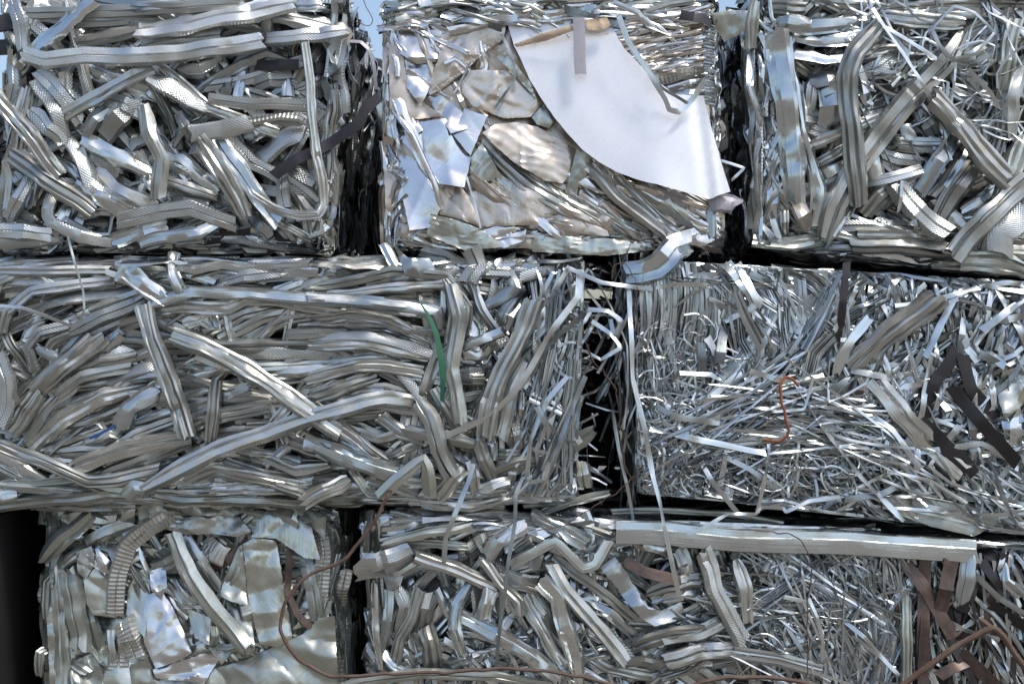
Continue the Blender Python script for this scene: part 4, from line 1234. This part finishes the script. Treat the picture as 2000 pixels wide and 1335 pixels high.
# ------------------------------------------------------------------ the row of bales behind, seen dark through the gaps
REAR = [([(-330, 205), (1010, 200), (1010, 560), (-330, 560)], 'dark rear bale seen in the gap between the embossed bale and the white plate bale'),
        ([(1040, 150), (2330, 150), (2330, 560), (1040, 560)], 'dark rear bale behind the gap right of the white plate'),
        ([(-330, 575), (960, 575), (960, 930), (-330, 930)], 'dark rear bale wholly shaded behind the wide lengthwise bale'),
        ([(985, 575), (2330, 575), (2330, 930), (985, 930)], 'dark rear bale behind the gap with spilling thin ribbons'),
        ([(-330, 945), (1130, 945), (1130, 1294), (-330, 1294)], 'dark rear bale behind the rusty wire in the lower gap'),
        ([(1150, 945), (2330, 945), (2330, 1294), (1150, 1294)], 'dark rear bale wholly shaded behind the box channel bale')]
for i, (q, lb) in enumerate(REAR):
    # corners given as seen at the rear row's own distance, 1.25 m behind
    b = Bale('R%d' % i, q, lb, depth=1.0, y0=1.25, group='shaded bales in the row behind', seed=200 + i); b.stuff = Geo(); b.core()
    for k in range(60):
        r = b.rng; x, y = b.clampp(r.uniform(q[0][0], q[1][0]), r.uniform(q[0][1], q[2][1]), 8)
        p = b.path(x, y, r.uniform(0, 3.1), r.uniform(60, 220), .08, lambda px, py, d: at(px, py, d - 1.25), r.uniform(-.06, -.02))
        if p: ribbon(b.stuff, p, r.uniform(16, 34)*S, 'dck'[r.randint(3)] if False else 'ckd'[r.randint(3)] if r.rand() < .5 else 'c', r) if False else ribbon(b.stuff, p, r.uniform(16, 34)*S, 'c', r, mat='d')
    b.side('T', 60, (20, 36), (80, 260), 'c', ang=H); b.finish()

# ------------------------------------------------------------------ loose things
rng = np.random.RandomState(77)
def loose(name, label, cat, fn, group=None):
    g = Geo(); fn(g); o = g.build(name, None)
    # origin at the lowest point of the thing
    vs = np.array([v.co[:] for v in o.data.vertices]); c = vs[vs[:, 2].argmin()]
    for v in o.data.vertices: v.co -= Vector(c)
    o.location = Vector(c); return tagobj(o, label, cat, group)
def P3(crop, pts, d): return [at(*q, d[i] if isinstance(d, (list, tuple)) else d) for i, q in enumerate(cp(crop, pts))]
loose('rusty_hook', 'orange rusty wire bent into an S hook in front of the thin ribbons', 'wire hook',
      lambda g: tube(g, P3('F', [(872, 628), (845, 598), (815, 588), (790, 625), (800, 700), (822, 790), (826, 850), (785, 878), (712, 870)], [.055, .066, .07, .075, .08, .082, .08, .076, .066]), .0042, rng, 'or', wob=.0012))
loose('rusty_wire', 'long brown rusty wire looping down in front of the dull greenish bale', 'wire',
      lambda g: tube(g, P3('G', [(2030, 20), (1990, 80), (1900, 230), (1810, 360), (1730, 430), (1600, 470), (1530, 530), (1460, 640), (1440, 760), (1480, 850), (1560, 930), (1690, 995), (1850, 997), (2000, 985), (2250, 982), (2600, 957), (2900, 985), (3250, 1060)],
                          [.02, .05, .05, .045, .05, .06, .07, .075, .08, .08, .08, .08, .08, .075, .085, .09, .085, .07]), .0052, rng, 'bw', wob=.002))
loose('ribbed_bar', 'brown rusty ribbed bar bent over at the lower right', 'rebar',
      lambda g: (tube(g, P3('I', [(1310, 1150), (1500, 1000), (1650, 900), (1760, 835), (1830, 812), (1885, 870), (1950, 960), (2060, 1110)], [.06, .075, .085, .09, .10, .10, .095, .08]), .0088, rng, 'rw', ribs=True, wob=.0015),
                 tube(g, P3('I', [(1755, 770), (1810, 810), (1880, 862)], [.075, .09, .095]), .008, rng, 'rw', ribs=True)))
loose('brown_wire', 'short arc of light brown wire rising from the bottom edge under the perforated strip', 'wire',
      lambda g: tube(g, P3('I', [(60, 1180), (200, 1115), (400, 1090), (650, 1098), (830, 1135), (950, 1190)], .075), .0065, rng, 'bw', wob=.0015))
loose('thin_wire', 'thin dark wire curving over the straight box channel', 'wire',
      lambda g: tube(g, P3('I', [(500, 280), (690, 288), (770, 345), (808, 440), (812, 560), (790, 660), (785, 800), (800, 960), (780, 1100)], [.065, .10, .105, .08, .06, .05, .05, .05, .05]), .0018, rng, 'bw', wob=.002))
def leaf(g):
    P = P3('E', [(545, 262), (590, 330), (635, 430), (660, 560), (668, 660), (664, 760)], [.06, .065, .065, .06, .05, .03])
    ribbon(g, P, .0165, 'x', rng, mat='blade', roll=.25, crush=.4, taper=([0, .25, .7, 1], [.12, .8, 1.15, .7]))
loose('grass_blade', 'single green grass blade caught among the long creased strips', 'leaf', leaf)
G_R = 'loose thin ribbons hanging from the stack'
def rib(pts, w, d, crop='P', mat='t'): return lambda g: ribbon(g, P3(crop, pts, d), w*S, 't', rng, mat=mat, roll=.1)
loose('hanging_ribbon', 'longest bright ribbon hanging from the ribbon bale over the box channel', 'metal ribbon',
      rib([(1228, 560), (1232, 632), (1236, 741), (1262, 849), (1276, 930), (1289, 980), (1297, 1025), (1310, 1090), (1327, 1165)], 9.5, [.02, .05, .06, .07, .075, .08, .095, .08, .06]), G_R)
loose('hanging_ribbon', 'pale ribbon hanging over the weathered strip left of the zigzag channel', 'metal ribbon',
      rib([(925, 905), (915, 940), (887, 1008), (870, 1052), (867, 1100)], 9.5, [.04, .05, .06, .055, .05]), G_R)
loose('hanging_ribbon', 'narrow ribbon hanging in kinks across the zigzag channel', 'metal ribbon',
      rib([(1022, 930), (1008, 962), (1005, 1025), (994, 1090), (986, 1161), (974, 1240), (969, 1310)], 7.5, [.03, .045, .06, .07, .075, .07, .06]), G_R)
loose('hanging_ribbon', 'grey ribbon hanging down over the upper left end of the lengthwise bale', 'metal ribbon',
      rib([(133, 462), (147, 516), (163, 570), (165, 605), (153, 637)], 4.5, [.02, .045, .05, .05, .045], mat='f'), G_R)
loose('hanging_ribbon', 'slim ribbon drooping flat across the left end of the lengthwise bale', 'metal ribbon',
      rib([(-20, 596), (40, 600), (85, 615), (148, 640)], 7, .055), G_R)
loose('fallen_ribbon', 'kinked pale ribbon lying along the top edge of the box channel', 'metal ribbon',
      rib([(1342, 1043), (1375, 1030), (1422, 1003), (1475, 1003), (1488, 990), (1530, 992), (1535, 998), (1580, 978), (1640, 971)], 7, [.10, .10, .09, .06, .05, .05, .05, .045, .04]))
loose('hair_wire', 'very thin wire looping beside the bent bracket over the ribbon bale', 'wire',
      lambda g: tube(g, P3('F', [(30, 150), (45, 90), (90, 75), (130, 120), (145, 200), (130, 300), (160, 400), (250, 560), (270, 700)], .05), .0014, rng, 'bw', wob=.003))
loose('hair_wire', 'very thin wire arcing down across the lower gap to the folded top strips', 'wire',
      lambda g: tube(g, P3('E', [(1690, 1040), (1560, 1180), (1400, 1290), (1250, 1370), (1130, 1400)], .05), .0014, rng, 'bw', wob=.003))
loose('hair_wire', 'brown stringy wire hanging in the dark gap beside the thin ribbons', 'wire',
      lambda g: tube(g, P3('E', [(1350, 380), (1400, 560), (1500, 680), (1540, 860), (1560, 1040), (1600, 1150), (1660, 1130)], -.03), .0028, rng, 'bw', wob=.004))
loose('sky_wire', 'thin wire curling against the sky beside the shredded foil corner', 'wire',
      lambda g: tube(g, [at(705, -10, -.02), at(716, 14, -.02), at(728, 40, -.02), at(722, 50, -.02), at(700, 44, -.03), at(682, 40, -.04)], .0012, rng, 'bw', wob=.001))
loose('fallen_ribbon', 'pinkish grey strap bridging the top gap below the sky', 'metal ribbon',
      lambda g: ribbon(g, [at(684, 80, -.03), at(705, 82, -.02), at(722, 98, -.02), at(731, 130, -.03), at(735, 175, -.05)], .012, 'x', rng, mat='v', crush=.4))
def bracket(g):
    q = [(1235, 548), (1262, 540), (1285, 524), (1300, 498), (1316, 478), (1352, 490)]
    ribbon(g, [at(1222, 532, .00), at(1250, 530, .035), at(1282, 520, .06), at(1302, 500, .075), at(1318, 480, .07), at(1350, 470, .03)], .075, 's', rng, roll=.15, crush=.7, mat='s')
loose('bent_bracket', 'curled shiny bracket with brown stains wedged under the foil bale corner', 'bracket', bracket)
def blackbox(g):
    ribbon(g, [at(-60, 50, -.05), at(-10, 46, -.05), at(30, 40, -.06)], .05, 'x', rng, mat='k', crush=.3, thick=.01)
    ribbon(g, [at(-60, 92, -.06), at(-10, 92, -.06), at(26, 90, -.07)], .045, 'x', rng, mat='k', crush=.2, thick=.01)
loose('black_bar', 'pair of black bars sticking out against the sky at the upper left', 'bar', blackbox)

# ------------------------------------------------------------------ black block added for the shade in the recess, and the ground
def box(name, x0, x1, y0, y1, z0, z1, mat, bev=.01):
    import bmesh
    bm = bmesh.new(); bmesh.ops.create_cube(bm, size=1)
    for v in bm.verts: v.co = Vector(((v.co.x)*(x1-x0), (v.co.y)*(y1-y0), (v.co.z + .5)*(z1-z0)))
    bmesh.ops.bevel(bm, geom=bm.edges[:], offset=bev, segments=2, affect='EDGES')
    me = bpy.data.meshes.new(name); bm.to_mesh(me); bm.free(); me.materials.append(mat)
    o = bpy.data.objects.new(name, me); o.location = ((x0+x1)/2, (y0+y1)/2, z0); SC.collection.objects.link(o); return o
dk = bpy.data.materials.new('shade_black'); dk.use_nodes = True; pb = dk.node_tree.nodes['Principled BSDF']  # near-black colour stands for the deep shade of the recess
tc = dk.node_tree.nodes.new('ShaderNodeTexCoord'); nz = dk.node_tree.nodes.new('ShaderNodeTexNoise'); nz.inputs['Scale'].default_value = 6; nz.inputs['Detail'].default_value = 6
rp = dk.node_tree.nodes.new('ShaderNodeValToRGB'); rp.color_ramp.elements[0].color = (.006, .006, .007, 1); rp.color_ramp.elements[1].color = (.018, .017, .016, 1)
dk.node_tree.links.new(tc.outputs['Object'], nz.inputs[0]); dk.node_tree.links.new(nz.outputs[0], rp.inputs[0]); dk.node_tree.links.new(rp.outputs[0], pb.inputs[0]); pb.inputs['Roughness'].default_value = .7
bx = box('shade_block', at(-420, 0)[0], at(-14, 0)[0], .02, 1.0, 0.0, at(0, 1004)[2], dk)  # added block, keeps the recess beside the bottom left bale black
tagobj(bx, 'black block added to stand for the shade in the recess left of the dull greenish bale', 'shade block')
gm = bpy.data.meshes.new('ground'); gm.from_pydata([(-600, -600, 0), (600, -600, 0), (600, 600, 0), (-600, 600, 0)], [], [(0, 1, 2, 3)]); gm.materials.append(ground_mat())
go = bpy.data.objects.new('ground', gm); SC.collection.objects.link(go); go['kind'] = 'structure'
